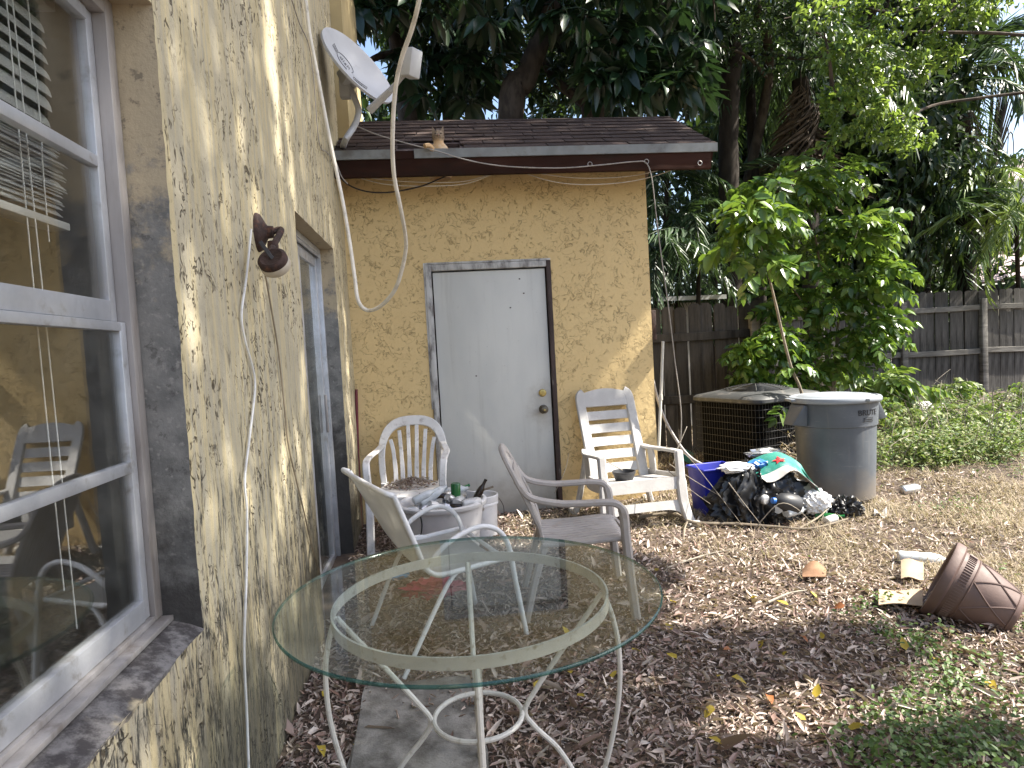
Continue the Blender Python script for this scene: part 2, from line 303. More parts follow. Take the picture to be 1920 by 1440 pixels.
# ------------------------------------------------------------------ mesh helpers
def V(*a): return Vector(a)
def spl(pts, n=6):
    P = [Vector(p) for p in pts]; out = []
    for i in range(len(P)-1):
        a = P[max(0, i-1)]; b = P[i]; c = P[i+1]; d = P[min(len(P)-1, i+2)]
        for k in range(n):
            t = k/n
            out.append(.5*((2*b)+(c-a)*t+(2*a-5*b+4*c-d)*t*t+(3*b-a-3*c+d)*t**3))
    out.append(P[-1]); return out
class MB:
    def __init__(s): s.v = []; s.f = []
    def add(s, vs, fs):
        o = len(s.v); s.v += [tuple(v) for v in vs]; s.f += [tuple(i+o for i in f) for f in fs]; return s
    def box(s, c, d, rot=None):
        c = Vector(c); h = Vector(d)/2
        vs = [Vector((x*h.x, y*h.y, z*h.z)) for x in (-1, 1) for y in (-1, 1) for z in (-1, 1)]
        if rot is not None: vs = [rot @ v for v in vs]
        return s.add([c+v for v in vs], [(0, 1, 3, 2), (4, 6, 7, 5), (0, 4, 5, 1), (2, 3, 7, 6), (0, 2, 6, 4), (1, 5, 7, 3)])
    def bx(s, x0, x1, y0, y1, z0, z1): return s.box(((x0+x1)/2, (y0+y1)/2, (z0+z1)/2), (x1-x0, y1-y0, z1-z0))
    def tube(s, pts, r, n=8, closed=False):
        P = [Vector(p) for p in pts]; m = len(P); rs = r if isinstance(r, (list, tuple)) else [r]*m
        vs = []; u = None
        for i in range(m):
            t = (P[(i+1) % m]-P[i-1]) if closed else (P[min(m-1, i+1)]-P[max(0, i-1)])
            t.normalize()
            if u is None: u = t.orthogonal().normalized()
            else:
                u = u-t*u.dot(t)
                u = u.normalized() if u.length > 1e-6 else t.orthogonal().normalized()
            w = t.cross(u)
            for k in range(n):
                a = 2*math.pi*k/n; vs.append(P[i]+(u*math.cos(a)+w*math.sin(a))*rs[i])
        fs = []
        for i in range(m if closed else m-1):
            j = (i+1) % m
            for k in range(n): fs.append((i*n+k, i*n+(k+1) % n, j*n+(k+1) % n, j*n+k))
        if not closed: fs += [tuple(range(n-1, -1, -1)), tuple(range((m-1)*n, m*n))]
        return s.add(vs, fs)
    def sweep(s, pts, w, t, side=None, nrm=None, ch=.25):
        """rectangular section with chamfered corners; w across (along side), t thick"""
        P = [Vector(p) for p in pts]; m = len(P)
        ws = w if isinstance(w, (list, tuple)) else [w]*m; ts = t if isinstance(t, (list, tuple)) else [t]*m
        vs = []
        for i in range(m):
            T = (P[min(m-1, i+1)]-P[max(0, i-1)]).normalized()
            if side is not None:
                S = Vector(side); S = (S-T*S.dot(T)).normalized(); N = T.cross(S)
            else:
                N = Vector(nrm); N = (N-T*N.dot(T)).normalized(); S = N.cross(T)
            a, b = ws[i]/2, ts[i]/2; c = min(a, b)*ch*2
            for (x, y) in ((a-c, b), (a, b-c), (a, -b+c), (a-c, -b), (-a+c, -b), (-a, -b+c), (-a, b-c), (-a+c, b)):
                vs.append(P[i]+S*x+N*y)
        fs = []
        for i in range(m-1):
            for k in range(8): fs.append((i*8+k, i*8+(k+1) % 8, (i+1)*8+(k+1) % 8, (i+1)*8+k))
        fs += [tuple(range(7, -1, -1)), tuple(range((m-1)*8, m*8))]
        return s.add(vs, fs)
    def lathe(s, prof, n=32, M=None, cap0=False, cap1=False):
        vs = []; m = len(prof)
        for (r, z) in prof:
            for k in range(n):
                a = 2*math.pi*k/n; v = Vector((r*math.cos(a), r*math.sin(a), z)); vs.append(M @ v if M else v)
        fs = [(i*n+k, i*n+(k+1) % n, (i+1)*n+(k+1) % n, (i+1)*n+k) for i in range(m-1) for k in range(n)]
        if cap0: fs.append(tuple(range(n-1, -1, -1)))
        if cap1: fs.append(tuple(range((m-1)*n, m*n)))
        return s.add(vs, fs)
    def prism(s, pts, d):
        """planar 3-D outline extruded by vector d"""
        P = [Vector(p) for p in pts]; d = Vector(d); n = len(P)
        return s.add(P+[p+d for p in P], [tuple(range(n-1, -1, -1)), tuple(range(n, 2*n))]+[(i, (i+1) % n, n+(i+1) % n, n+i) for i in range(n)])
    def grid(s, fn, nu, nv, closed=False):
        vs = [fn(i/(nu-1), j/(nv-1)) for j in range(nv) for i in range(nu)]
        return s.add(vs, [(j*nu+i, j*nu+i+1, (j+1)*nu+i+1, (j+1)*nu+i) for j in range(nv-1) for i in range(nu-1)])
    def sheet(s, fn, nu, nv, th):
        """closed thin sheet: fn gives points; offset along the normal by th"""
        A = [[Vector(fn(i/(nu-1), j/(nv-1))) for i in range(nu)] for j in range(nv)]
        top = []; bot = []
        for j in range(nv):
            for i in range(nu):
                du = A[j][min(nu-1, i+1)]-A[j][max(0, i-1)]; dv = A[min(nv-1, j+1)][i]-A[max(0, j-1)][i]
                n = du.cross(dv); n = n.normalized() if n.length > 1e-9 else Vector((0, 0, 1))
                top.append(A[j][i]+n*th/2); bot.append(A[j][i]-n*th/2)
        N = nu*nv; fs = []
        for j in range(nv-1):
            for i in range(nu-1):
                a, b, c, d = j*nu+i, j*nu+i+1, (j+1)*nu+i+1, (j+1)*nu+i
                fs += [(a, b, c, d), (N+d, N+c, N+b, N+a)]
        rim = [i for i in range(nu)]+[(j)*nu+nu-1 for j in range(1, nv)]+[(nv-1)*nu+i for i in range(nu-2, -1, -1)]+[j*nu for j in range(nv-2, 0, -1)]
        for k in range(len(rim)):
            a, b = rim[k], rim[(k+1) % len(rim)]; fs.append((b, a, N+a, N+b))
        return s.add(top+bot, fs)
    def mesh(s, name, mat, off=(0, 0, 0), smooth=40, bevel=0, M=None):
        bm = bmesh.new(); o = Vector(off)
        vv = [bm.verts.new((M @ Vector(v) if M else Vector(v))-o) for v in s.v]
        for f in s.f:
            try: bm.faces.new([vv[i] for i in f])
            except ValueError: pass
        bmesh.ops.recalc_face_normals(bm, faces=bm.faces)
        if bevel: bmesh.ops.bevel(bm, geom=list(bm.edges), offset=bevel, segments=2, affect='EDGES', profile=.5, clamp_overlap=True)
        me = bpy.data.meshes.new(name); bm.to_mesh(me); bm.free()
        if smooth:
            me.polygons.foreach_set('use_smooth', [True]*len(me.polygons)); me.set_sharp_from_angle(angle=R(smooth))
        me.materials.append(MAT[mat] if isinstance(mat, str) else mat); return me
def link(name, me, parent=None, loc=(0, 0, 0), rot=(0, 0, 0)):
    o = bpy.data.objects.new(name, me); COL.objects.link(o); o.parent = parent; o.location = loc; o.rotation_euler = rot; return o
def tag(o, label=None, cat=None, group=None, kind=None):
    for k, v in (('label', label), ('category', cat), ('group', group), ('kind', kind)):
        if v: o[k] = v
    return o
def thing(name, label, cat, loc=(0, 0, 0), rz=0, group=None):
    o = link(name, None, None, loc, (0, 0, rz)); o.empty_display_size = .1; return tag(o, label, cat, group)
def rootloc(p):
    while p.parent: p = p.parent
    return p.location
def part(mb, name, mat, parent, world=False, **kw):
    """local = coordinates of the thing; world = coordinates of the scene (thing unrotated)"""
    return link(name, mb.mesh(name, mat, off=rootloc(parent) if world else (0, 0, 0), **kw), parent)
def solo(mb, name, mat, label, cat, base, group=None, **kw):
    o = link(name, mb.mesh(name, mat, off=base, **kw), None, base); return tag(o, label, cat, group)
def dup(o, loc=None, rot=None, label=None, parent=None):
    c = o.copy(); COL.objects.link(c)
    if parent is not None: c.parent = parent
    if loc is not None: c.location = loc
    if rot is not None: c.rotation_euler = rot
    if label: c['label'] = label
    for ch in list(o.children): dup(ch, parent=c)
    return c
def npmesh(name, verts, faces, mat, k):
    """fast mesh from numpy arrays; k corners per face"""
    me = bpy.data.meshes.new(name); me.vertices.add(len(verts)); me.vertices.foreach_set('co', np.asarray(verts, np.float32).ravel())
    nf = len(faces); me.loops.add(nf*k); me.loops.foreach_set('vertex_index', np.asarray(faces, np.int32).ravel())
    me.polygons.add(nf); me.polygons.foreach_set('loop_start', np.arange(0, nf*k, k, dtype=np.int32)); me.polygons.foreach_set('loop_total', np.full(nf, k, np.int32))
    me.update(calc_edges=True); me.materials.append(MAT[mat] if isinstance(mat, str) else mat); return me
def nrmz(a): return a/np.maximum(1e-9, np.linalg.norm(a, axis=-1, keepdims=True))
def rdir(n): return nrmz(rng.normal(size=(n, 3)))
def leaves(P, D, N, L, W, fold=.18, droop=.15, shape='oval'):
    """n folded leaves, 7 corners and 6 triangles each. P base, D direction, N up side"""
    n = len(P); D = nrmz(D); S = nrmz(np.cross(D, N)); N = np.cross(S, D)
    L = np.broadcast_to(L, (n,))[:, None]; W = np.broadcast_to(W, (n,))[:, None]
    a, b, wb = (.28, .68, .72) if shape == 'oval' else (.25, .6, .8)
    m = P+D*L*.45-N*L*droop*.2
    l1 = P+D*L*a+S*W*.5+N*W*fold; r1 = P+D*L*a-S*W*.5+N*W*fold
    l2 = P+D*L*b+S*W*.5*wb+N*W*fold*.8-N*L*droop*.5; r2 = P+D*L*b-S*W*.5*wb+N*W*fold*.8-N*L*droop*.5
    t = P+D*L-N*L*droop
    vs = np.stack([P, l1, l2, t, r2, r1, m], 1).reshape(-1, 3)
    base = (np.arange(n)*7)[:, None, None]
    fs = base+np.array([[0, 5, 6], [5, 4, 6], [4, 3, 6], [3, 2, 6], [2, 1, 6], [1, 0, 6]])[None]
    return vs, fs.reshape(-1, 3)
def joinleaf(lst):
    vs = []; fs = []; o = 0
    for v, f in lst: vs.append(v); fs.append(f+o); o += len(v)
    return np.concatenate(vs), np.concatenate(fs)
def gz(x, y):
    g = .05*min(max(y-2.3, 0), 3.0)+.022*min(max(x, 0), 5.0)
    return g+.018*mnoise.noise((x*1.3, y*1.3, 0))+.010*mnoise.noise((x*4, y*4, 3))*(1 if y < 9 else 0)
def gzn(x, y):
    return .05*np.clip(y-2.3, 0, 3.0)+.022*np.clip(x, 0, 5)
# coordinates of the place
WX, BY = -.66, 5.1                # house wall plane, shed wall plane

# ------------------------------------------------------------------ ground
def ax(lo, hi, flo, fhi, step, far):
    a = list(np.arange(flo, fhi+1e-6, step)); k = step; x = flo
    while x > lo: k *= far; x -= k; a.insert(0, x)
    k = step; x = fhi
    while x < hi: k *= far; x += k; a.append(x)
    return a
gx = ax(-150, 150, -1, 6, .09, 1.5); gy = ax(-120, 200, .5, 9, .09, 1.5)
gv = np.array([(x, y, gz(x, y)) for y in gy for x in gx]); nx = len(gx)
gf = np.array([(j*nx+i, j*nx+i+1, (j+1)*nx+i+1, (j+1)*nx+i) for j in range(len(gy)-1) for i in range(nx-1)])
me = npmesh('ground', gv, gf, 'soil', 4); me.polygons.foreach_set('use_smooth', [True]*len(me.polygons))
tag(link('ground', me), kind='structure')
# concrete path beside the house, broken edge
mb = MB(); ol = []
for i in range(22):
    a = i/21; y = 1.2+a*1.55; ol.append((.075+.05*mnoise.noise((y*3, 1, 0))-.10*max(0, a-.7), y, 0))
ol += [(-.40+.04*mnoise.noise((y*3, 9, 0)), y, 0) for y in np.linspace(2.75, 1.2, 22)]
mb.prism([(x, y, gz(0, y)-.05) for x, y, z in ol], (0, 0, .072))
tag(link('concrete_path', mb.mesh('concrete_path', 'concrete', smooth=0)), kind='structure')

# ------------------------------------------------------------------ house
def wall_grid(us, zs, openings, fn, depth_vec, jit=.004):
    """front face with openings plus reveals; fn(u,z)->point. returns (front MB, reveal MBs per opening)"""
    mb = MB(); nu = len(us)
    def inside(u, z): return any(a < u < b and c < z < d for a, b, c, d in openings)
    def onedge(u, z): return any((a-1e-4 <= u <= b+1e-4 and c-1e-4 <= z <= d+1e-4) for a, b, c, d in openings)
    P = {}
    for j, z in enumerate(zs):
        for i, u in enumerate(us):
            p = Vector(fn(u, z)); e = .0025*mnoise.noise((u*5, z*5, 2))
            p += Vector(depth_vec).normalized()*e
            if onedge(u, z): p += Vector((mnoise.noise((u*31, z*31, 0)), mnoise.noise((u*31, z*31, 5)), mnoise.noise((u*31, z*31, 9))))*jit*.8
            P[i, j] = p
    idx = {k: n for n, k in enumerate(P)}
    fs = [(idx[i, j], idx[i+1, j], idx[i+1, j+1], idx[i, j+1]) for j in range(len(zs)-1) for i in range(nu-1)
          if not inside((us[i]+us[i+1])/2, (zs[j]+zs[j+1])/2)]
    mb.add([P[k] for k in idx], fs)
    revs = []
    for (a, b, c, d) in openings:
        ii = [i for i, u in enumerate(us) if a-1e-4 <= u <= b+1e-4]; jj = [j for j, z in enumerate(zs) if c-1e-4 <= z <= d+1e-4]
        rv = MB(); ring = [(ii[0], j) for j in jj]+[(i, jj[-1]) for i in ii[1:]]+[(ii[-1], j) for j in jj[-2::-1]]
        sill = [(i, jj[0]) for i in ii[::-1]]
        for path, tgt in ((ring, rv),):
            n = len(path); D = Vector(depth_vec)
            rows = [[P[k]+D*q+Vector((mnoise.noise(tuple(P[k]*30+D*q*30)), mnoise.noise(tuple(P[k]*9+V(5, 5, 5))), 0))*.0015*(q > 0) for k in path] for q in (0, .33, .66, 1)]
            tgt.add([p for r_ in rows for p in r_], [(r_*n+k, r_*n+k+1, (r_+1)*n+k+1, (r_+1)*n+k) for r_ in range(3) for k in range(n-1)])
        revs.append(rv)
    return mb, revs
def axis(lo, hi, step, keys):
    s_ = sorted(set([lo, hi]+[k for k in keys if lo <= k <= hi])); out = []
    for a, b in zip(s_[:-1], s_[1:]):
        n = max(1, round((b-a)/step)); out += [a+(b-a)*k/n for k in range(n)]
    return out+[hi]
WIN = (.72, 1.765, .738, 2.335); SLD = (3.32, 4.48, .03, 2.16); GX = WX-.13
house = thing('house', 'yellow stucco house wall with mildew streaks, running along the yard beside the glass table', 'house', (WX, 0, 0))
us = axis(-3, 5.118, .045, [WIN[0], WIN[1], SLD[0], SLD[1]]); zs = axis(-.15, 4.6, .045, [WIN[2], WIN[3], SLD[2], SLD[3]])
wm, revs = wall_grid(us, zs, [WIN, SLD], lambda u, z: (WX, u, z), (-.13, 0, 0))
part(wm, 'wall', 'wall', house, True)
part(revs[0], 'window_reveal', 'reveal', house, True); part(revs[1], 'door_reveal', 'reveal', house, True)
# sloping cement sill under the window
mb = MB()
n = 30
ra = []; rb = []; rc = []; rd = []
for i in range(n):
    y = WIN[0]-.0+(WIN[1]-WIN[0])*i/(n-1); j = .006*mnoise.noise((y*14, 0, 0))
    ra.append((WX+.001+j*.4, y, .737+j*.5)); rb.append((WX-.03+j*.5, y, .752+j*.5)); rc.append((GX+.03, y, .776)); rd.append((WX-.001, y, .722+j))
rows = [rd, ra, rb, rc]
mb.add([p for r_ in rows for p in r_], [(k*n+i, k*n+i+1, (k+1)*n+i+1, (k+1)*n+i) for k in range(3) for i in range(n-1)])
part(mb, 'cement_sill', 'sill', house, True)
# the rest of the house: far jog, back, ends, top, and the dim room
mb = MB(); mb.bx(WX-.3, WX+.085, 5.122, 6.2, 2.6, 4.6); part(mb, 'corner_pier', 'smoothwall', house, True)
mb = MB(); mb.bx(-5.2, -5.0, -3, 5.12, -.15, 4.6); mb.bx(-5, WX-.002, -3.2, -3, -.15, 4.6); mb.bx(-5, WX-.14, 5.0, 5.119, -.15, 4.6); part(mb, 'outer_wall', 'smoothwall', house, True)
mb = MB(); mb.bx(-5.25, WX-.004, -3.25, 5.117, 4.602, 4.75); part(mb, 'roof_slab', 'smoothwall', house, True)
mb = MB()
mb.bx(-5, WX-.135, -3, 5, .0, .02); mb.bx(-5, WX-.135, -3, 5, 2.60, 2.62)
mb.bx(WX-.20, WX-.135, -3, WIN[0]-.0, .02, 2.6); mb.bx(WX-.20, WX-.135, WIN[1], SLD[0], .02, 2.6); mb.bx(WX-.20, WX-.135, SLD[1], 5, .02, 2.6)
mb.bx(WX-.20, WX-.135, WIN[0], WIN[1], .02, WIN[2]); mb.bx(WX-.20, WX-.135, WIN[0], WIN[1], WIN[3], 2.6); mb.bx(WX-.20, WX-.135, SLD[0], SLD[1], SLD[3], 2.6)
mb.bx(-4, WX-.205, 2.5, 2.6, .02, 2.6)
part(mb, 'interior_wall', 'interior', house, True)
# single-hung window
win = link('window', None, house)
W0, W1, WZ0, WZ1 = WIN; WZ0 = .765
mb = MB(); x0, x1 = GX-.025, GX+.035; w = .045
mb.bx(x0, x1, W1-w, W1-.003, WZ0+.02, WZ1-.003); mb.bx(x0, x1, W0+.003, W0+w, WZ0+.02, WZ1-.003)
mb.bx(x0, x1, W0+w, W1-w, WZ1-w, WZ1-.003); mb.bx(x0, x1, W0+w, W1-w, WZ0+.004, WZ0+.034)
mb.bx(x1, x1+.03, W0+.02, W1-.012, WZ0+.008, WZ0+.022)
part(mb, 'window_frame', 'alu_dull', win, True, bevel=.002)
def sash(xc, z0, z1, bottom, top, name):
    mb = MB(); y0, y1 = W0+w+.002, W1-w-.002; st = .032; d = .011
    mb.bx(xc-d, xc+d, y1-st, y1, z0, z1); mb.bx(xc-d, xc+d, y0, y0+st, z0, z1)
    mb.bx(xc-d*1.3, xc+d*1.3, y0+st, y1-st, z0, z0+bottom); mb.bx(xc-d*1.3, xc+d*1.3, y0+st, y1-st, z1-top, z1)
    sp = part(mb, name, 'alu', win, True, bevel=.002)
    zm = (z0+bottom+z1-top)/2
    m2 = MB(); m2.bx(xc-.009, xc+.013, y0+st, y1-st, zm-.014, zm+.014); part(m2, 'muntin', 'alu', win, True, bevel=.003)
    for a, b in ((z0+bottom-.003, zm-.013), (zm+.013, z1-top+.003)):
        g = MB(); g.bx(xc-.002, xc+.002, y0+st-.003, y1-st+.003, a, b); part(g, 'pane', 'glass', win, True, smooth=0)
sash(GX-.006, 1.545, WZ1-w-.002, .050, .03, 'upper_sash')
sash(GX+.012, WZ0+.036, 1.542, .052, .022, 'lower_sash')
# sliding glass door in its deep reveal
sd = link('sliding_door', None, house); D0, D1, DZ0, DZ1 = SLD
mb = MB()
for a, b in ((D0+.002, D0+.03), (D1-.03, D1-.002)): mb.bx(GX-.05, GX+.045, a, b, DZ0+.03, DZ1-.003)
mb.bx(GX-.05, GX+.045, D0+.03, D1-.03, DZ1-.04, DZ1-.003); mb.bx(GX-.05, GX+.06, D0+.002, D1-.002, DZ0, DZ0+.03)
for xx in (GX-.02, GX+.012, GX+.038): mb.bx(xx-.004, xx+.004, D0+.031, D1-.031, DZ1-.06, DZ1-.041)
part(mb, 'door_frame', 'alu', sd, True, bevel=.002)
for xc, a, b in ((GX-.03, D0+.03, 3.93), (GX+.005, 3.87, D1-.03)):
    mb = MB(); d = .014
    mb.bx(xc-d, xc+d, a, a+.055, DZ0+.035, DZ1-.062); mb.bx(xc-d, xc+d, b-.055, b, DZ0+.035, DZ1-.062)
    mb.bx(xc-d, xc+d, a+.055, b-.055, DZ0+.035, DZ0+.11); mb.bx(xc-d, xc+d, a+.055, b-.055, DZ1-.12, DZ1-.062)
    part(mb, 'door_panel', 'alu', sd, True, bevel=.003)
    g = MB(); g.bx(xc-.003, xc+.003, a+.053, b-.053, DZ0+.108, DZ1-.118); part(g, 'pane', 'glass_door', sd, True, smooth=0)
mb = MB(); mb.bx(GX+.02, GX+.034, D1-.085, D1-.06, .95, 1.2); part(mb, 'pull_handle', 'alu_dull', sd, True, bevel=.003)

# mini-blind hanging inside the window
bl = thing('window_blind', 'white mini-blind pulled half up behind the house window, slats bunched at the bottom', 'window blind', (GX-.09, 1.2, 1.9))
mb = MB(); mb.bx(GX-.115, GX-.065, .80, 1.70, 2.28, 2.325); part(mb, 'head_rail', 'blind', bl, True, bevel=.004)
sm = MB(); sm.sheet(lambda u, v: ((v-.5)*.048, (u-.5)*.83, .006*(1-(2*v-1)**2)), 2, 5, .0016); sme = sm.mesh('slat', 'blind')
for i in range(9):
    o = link('slat', sme, bl, (random.uniform(-.003, .003), .05+random.uniform(-.004, .004), .335-i*.036), (0, R(58+random.uniform(-6, 6)), R(random.uniform(-.5, .5))))
for i in range(26):
    o = link('slat', sme, bl, (random.uniform(-.006, .006), .05+random.uniform(-.012, .012), -.0+.055-i*.0062), (R(random.uniform(-.4, .4)), R(24+random.uniform(-3, 3)), R(random.uniform(-1, 1))))
mb = MB(); mb.bx(GX-.105, GX-.055, .83, 1.66, 1.758, 1.776); part(mb, 'bottom_rail', 'blind', bl, True, bevel=.003)
mb = MB()
for yy in (1.02, 1.58): mb.tube(spl([(GX-.063, yy, 2.3), (GX-.060, yy+.004, 2.0), (GX-.058, yy-.006, 1.88), (GX-.062, yy, 1.72)], 5), .0016, 5)
mb.tube(spl([(GX-.06, 1.50, 2.29), (GX-.06, 1.505, 1.5), (GX-.058, 1.51, .95)], 5), .0016, 5)
mb.tube(spl([(GX-.06, 1.52, 2.29), (GX-.055, 1.53, 1.4), (GX-.058, 1.545, .85)], 5), .0016, 5)
part(mb, 'cord', 'cable_white', bl, True)

# ------------------------------------------------------------------ shed
SX1 = 1.70
shed = thing('shed', 'small yellow stucco shed with shingled roof and white door, beyond the patio chairs', 'shed', (.5, BY, .1))
DO = (-.075, .905, .05, 2.115)      # rough opening
us = axis(WX, SX1, .05, [DO[0], DO[1]]); zs = axis(-.1, 2.86, .05, [DO[2], DO[3]])
sm_, rv = wall_grid(us, zs, [DO], lambda u, z: (u, BY, z), (0, .16, 0), .003)
us2 = axis(BY, 6.55, .05, []); sw, _ = wall_grid(us2, zs, [], lambda u, z: (SX1, u, z), (-.1, 0, 0))
sm_.add(sw.v, sw.f)
# rounded outer corner already shares its edge; back wall and gable
sm_.bx(WX, SX1, 6.55, 6.65, -.1, 2.86)
sm_.prism([(SX1-.10, BY+.01, 2.86), (SX1-.10, 6.55, 2.86), (SX1-.10, 5.83, 3.30)], (.098, 0, 0))
part(sm_, 'wall', 'shed', shed, True, smooth=30)
part(rv[0], 'door_reveal', 'dark_wood', shed, True)
mb = MB(); mb.bx(WX, SX1-.1, BY+.35, BY+.36, 0, 2.8); part(mb, 'inner_lining', 'dark', shed, True)
# roof: eave at y 4.75, ridge at 5.72
EY, EZ, RY, RZ = 4.76, 2.875, 5.70, 3.40; RX0, RX1 = WX+.004, 2.13
sl_ = Vector((0, RY-EY, RZ-EZ)); SLEN = sl_.length; sl_.normalize(); rn = Vector((0, -sl_.z, sl_.y))
def roof(x, s, h=0): return Vector((x, EY, EZ))+sl_*s+rn*h
HOLE = (yp(744, 272, 4.86)[0], yp(862, 270, 4.86)[0], .022, .205)       # x range, distance up the slope
mb = MB()
def slab(x0, x1, s0, s1): mb.add([roof(x, s, h) for x in (x0, x1) for s in (s0, s1) for h in (-.024, 0)], [(0, 1, 3, 2), (4, 6, 7, 5), (0, 4, 5, 1), (2, 3, 7, 6), (0, 2, 6, 4), (1, 5, 7, 3)])
slab(RX0, HOLE[0], 0, SLEN); slab(HOLE[1], RX1, 0, SLEN); slab(HOLE[0], HOLE[1], HOLE[3], SLEN); slab(HOLE[0], HOLE[1], 0, HOLE[2])
b0 = [(x, RY+.001+q*.9, RZ-q*.48+h) for x in (RX0, RX1) for q in (0, 1) for h in (-.024, 0)]
mb.add(b0, [(0, 1, 3, 2), (4, 6, 7, 5), (0, 4, 5, 1), (2, 3, 7, 6), (0, 2, 6, 4), (1, 5, 7, 3)])
part(mb, 'roof_deck', 'dark_wood', shed, True, smooth=0)
# shingle tabs, each a piece of its own
ROW = .128; nrow = int(SLEN/ROW)+1; TAB = .305
cache = {}
def tab(wd, dp, v):
    k = (round(wd, 3), round(dp, 3), v)
    if k not in cache:
        m = MB(); rr = random.Random(v)
        th = .0065; c = [rr.uniform(-.004, .004) for _ in range(4)]
        lift = [rr.uniform(0, .006) for _ in range(3)]
        P = [(-wd/2+.004, c[0]), (0, c[1]*.5), (wd/2-.004, c[2])]
        lo = [Vector((x, s_, .006+l)) for (x, s_), l in zip(P, lift)]; hi = [Vector((x, dp, .001)) for x, _ in P]
        vs = lo+hi+[p+V(0, 0, th) for p in lo]+[p+V(0, 0, th*.7) for p in hi]
        m.add(vs, [(6, 7, 10, 9), (7, 8, 11, 10), (0, 3, 4, 1), (1, 4, 5, 2), (0, 1, 7, 6), (1, 2, 8, 7), (0, 6, 9, 3), (2, 5, 11, 8), (3, 9, 10, 4), (4, 10, 11, 5)])
        cache[k] = m.mesh('shingle', 'shingle', smooth=0)
    return cache[k]
pitch = math.atan2(sl_.z, sl_.y)
for r_ in range(nrow):
    s0 = r_*ROW-.012; dp = min(ROW*1.35, SLEN-s0-.002); x = RX0-((r_ % 2)*.5+.13*(r_ % 3))*TAB*.8
    while x < RX1-.02:
        a, b = max(x, RX0), min(x+TAB, RX1+.012); x += TAB
        if b-a < .04: continue
        if r_ <= 1 and a < HOLE[1] and b > HOLE[0]:
            if a < HOLE[0]-.04: b = HOLE[0]
            elif b > HOLE[1]+.04: a = HOLE[1]
            else: continue
        p = roof((a+b)/2, s0, .001)-Vector(rootloc(shed))
        link('shingle', tab(b-a, dp, random.randrange(5)), shed, p, (pitch+R(random.uniform(-.3, .5)), 0, R(random.uniform(-.25, .25))))
mb = MB()
for i in range(10):
    a = RX0+(RX1-RX0)*i/10; b = RX0+(RX1-RX0)*(i+1)/10+.012
    mb.add([(x, y, z) for x in (a, b) for (y, z) in ((RY-.10, RZ-.045+.002*i % .005), (RY, RZ+.014), (RY+.1, RZ-.045))], [(0, 1, 4, 3), (1, 2, 5, 4)])
part(mb, 'ridge_cap', 'shingle', shed, True, smooth=0)
mb = MB()
def dripseg(a, b, j=0): mb.prism([(a, EY-.028+j, EZ+.004), (a, EY-.024+j, EZ-.058), (a, EY-.016+j, EZ-.06), (a, EY-.016, EZ-.006), (a, EY+.03, EZ+.012), (a, EY+.03, EZ+.018)], (b-a, 0, 0))
dripseg(RX0, -.235, -.001); dripseg(-.095, RX1+.012)
part(mb, 'drip_edge', 'drip', shed, True, smooth=0)
mb = MB(); mb.bx(-.234, -.096, EY-.0165, EY-.012, EZ-.06, EZ-.004); part(mb, 'bare_edge_board', 'fascia', shed, True, smooth=0)
mb = MB(); mb.bx(RX0, RX1-.035, EY-.011, EY+.03, EZ-.178, EZ-.014)
part(mb, 'fascia', 'fascia', shed, True, bevel=.003)
mb = MB()   # rake boards and soffit
mb.add([roof(x, s, h) for x in (RX1-.034, RX1-.004) for s in (-.01, SLEN) for h in (-.165, -.026)], [(0, 1, 3, 2), (4, 6, 7, 5), (0, 4, 5, 1), (2, 3, 7, 6), (0, 2, 6, 4), (1, 5, 7, 3)])
part(mb, 'rake_board', 'fascia', shed, True, smooth=0)
mb = MB(); mb.add([roof(x, s, -.0265)+V(0, 0, 0) for x in (RX0, RX1-.036) for s in (.03, .45)], [(0, 1, 3, 2)])
for x in np.arange(-.4, 2.1, .6):
    mb.add([roof(xx, s, h) for xx in (x, x+.04) for s in (.035, .45) for h in (-.12, -.027)], [(0, 1, 3, 2), (4, 6, 7, 5), (0, 4, 5, 1), (2, 3, 7, 6), (0, 2, 6, 4), (1, 5, 7, 3)])
part(mb, 'rafter_tail', 'dark_wood', shed, True, smooth=0)
mb = MB(); mb.bx(WX, SX1, BY+.003, BY+.02, 2.80, 3.02); part(mb, 'frieze', 'dark_wood', shed, True)
# door frame and door
dz = 2.115
df = link('door_frame', None, shed)
for nm, b in (('left_jamb', (-.073, -.028, .05, dz-.003)), ('right_jamb', (.868, .903, .05, dz-.003)), ('head_jamb', (-.028, .868, dz-.05, dz-.003))):
    mb = MB(); mb.bx(b[0], b[1], BY-.012, BY+.11, b[2], b[3]); o = part(mb, 'jamb', 'door_frame' if nm != 'right_jamb' else 'dark_wood', df, True, bevel=.004)
    if nm == 'right_jamb': o['label'] = 'dark rotten jamb with the paint gone'
mb = MB(); mb.bx(-.087, -.0735, BY-.006, BY+.02, 1.0, dz+.012); mb.bx(-.0735, .9035, BY-.008, BY+.02, dz-.001, dz+.014); part(mb, 'brick_mould', 'door_frame', df, True, bevel=.003)
dr = link('door', None, shed)
mb = MB(); mb.bx(-.018, .858, BY+.014, BY+.055, .075, dz-.062); part(mb, 'door_leaf', 'door', dr, True, bevel=.003)
Mk = Matrix.Translation(V(.79, BY+.014, .945)) @ Matrix.Rotation(R(90), 4, 'X')
mb = MB(); mb.lathe([(.036, 0), (.036, .004), (.024, .012), (.014, .018), (.014, .035), (.026, .044), (.031, .058), (.026, .070), (.012, .074), (.0, .0745)], 24, Mk); part(mb, 'knob', 'bronze', dr, True)
mb = MB(); mb.lathe([(.008, .074), (.007, .078), (0, .078)], 12, Mk); part(mb, 'keyhole', 'brass', dr, True)
Mk = Matrix.Translation(V(.79, BY+.014, 1.075)) @ Matrix.Rotation(R(90), 4, 'X')
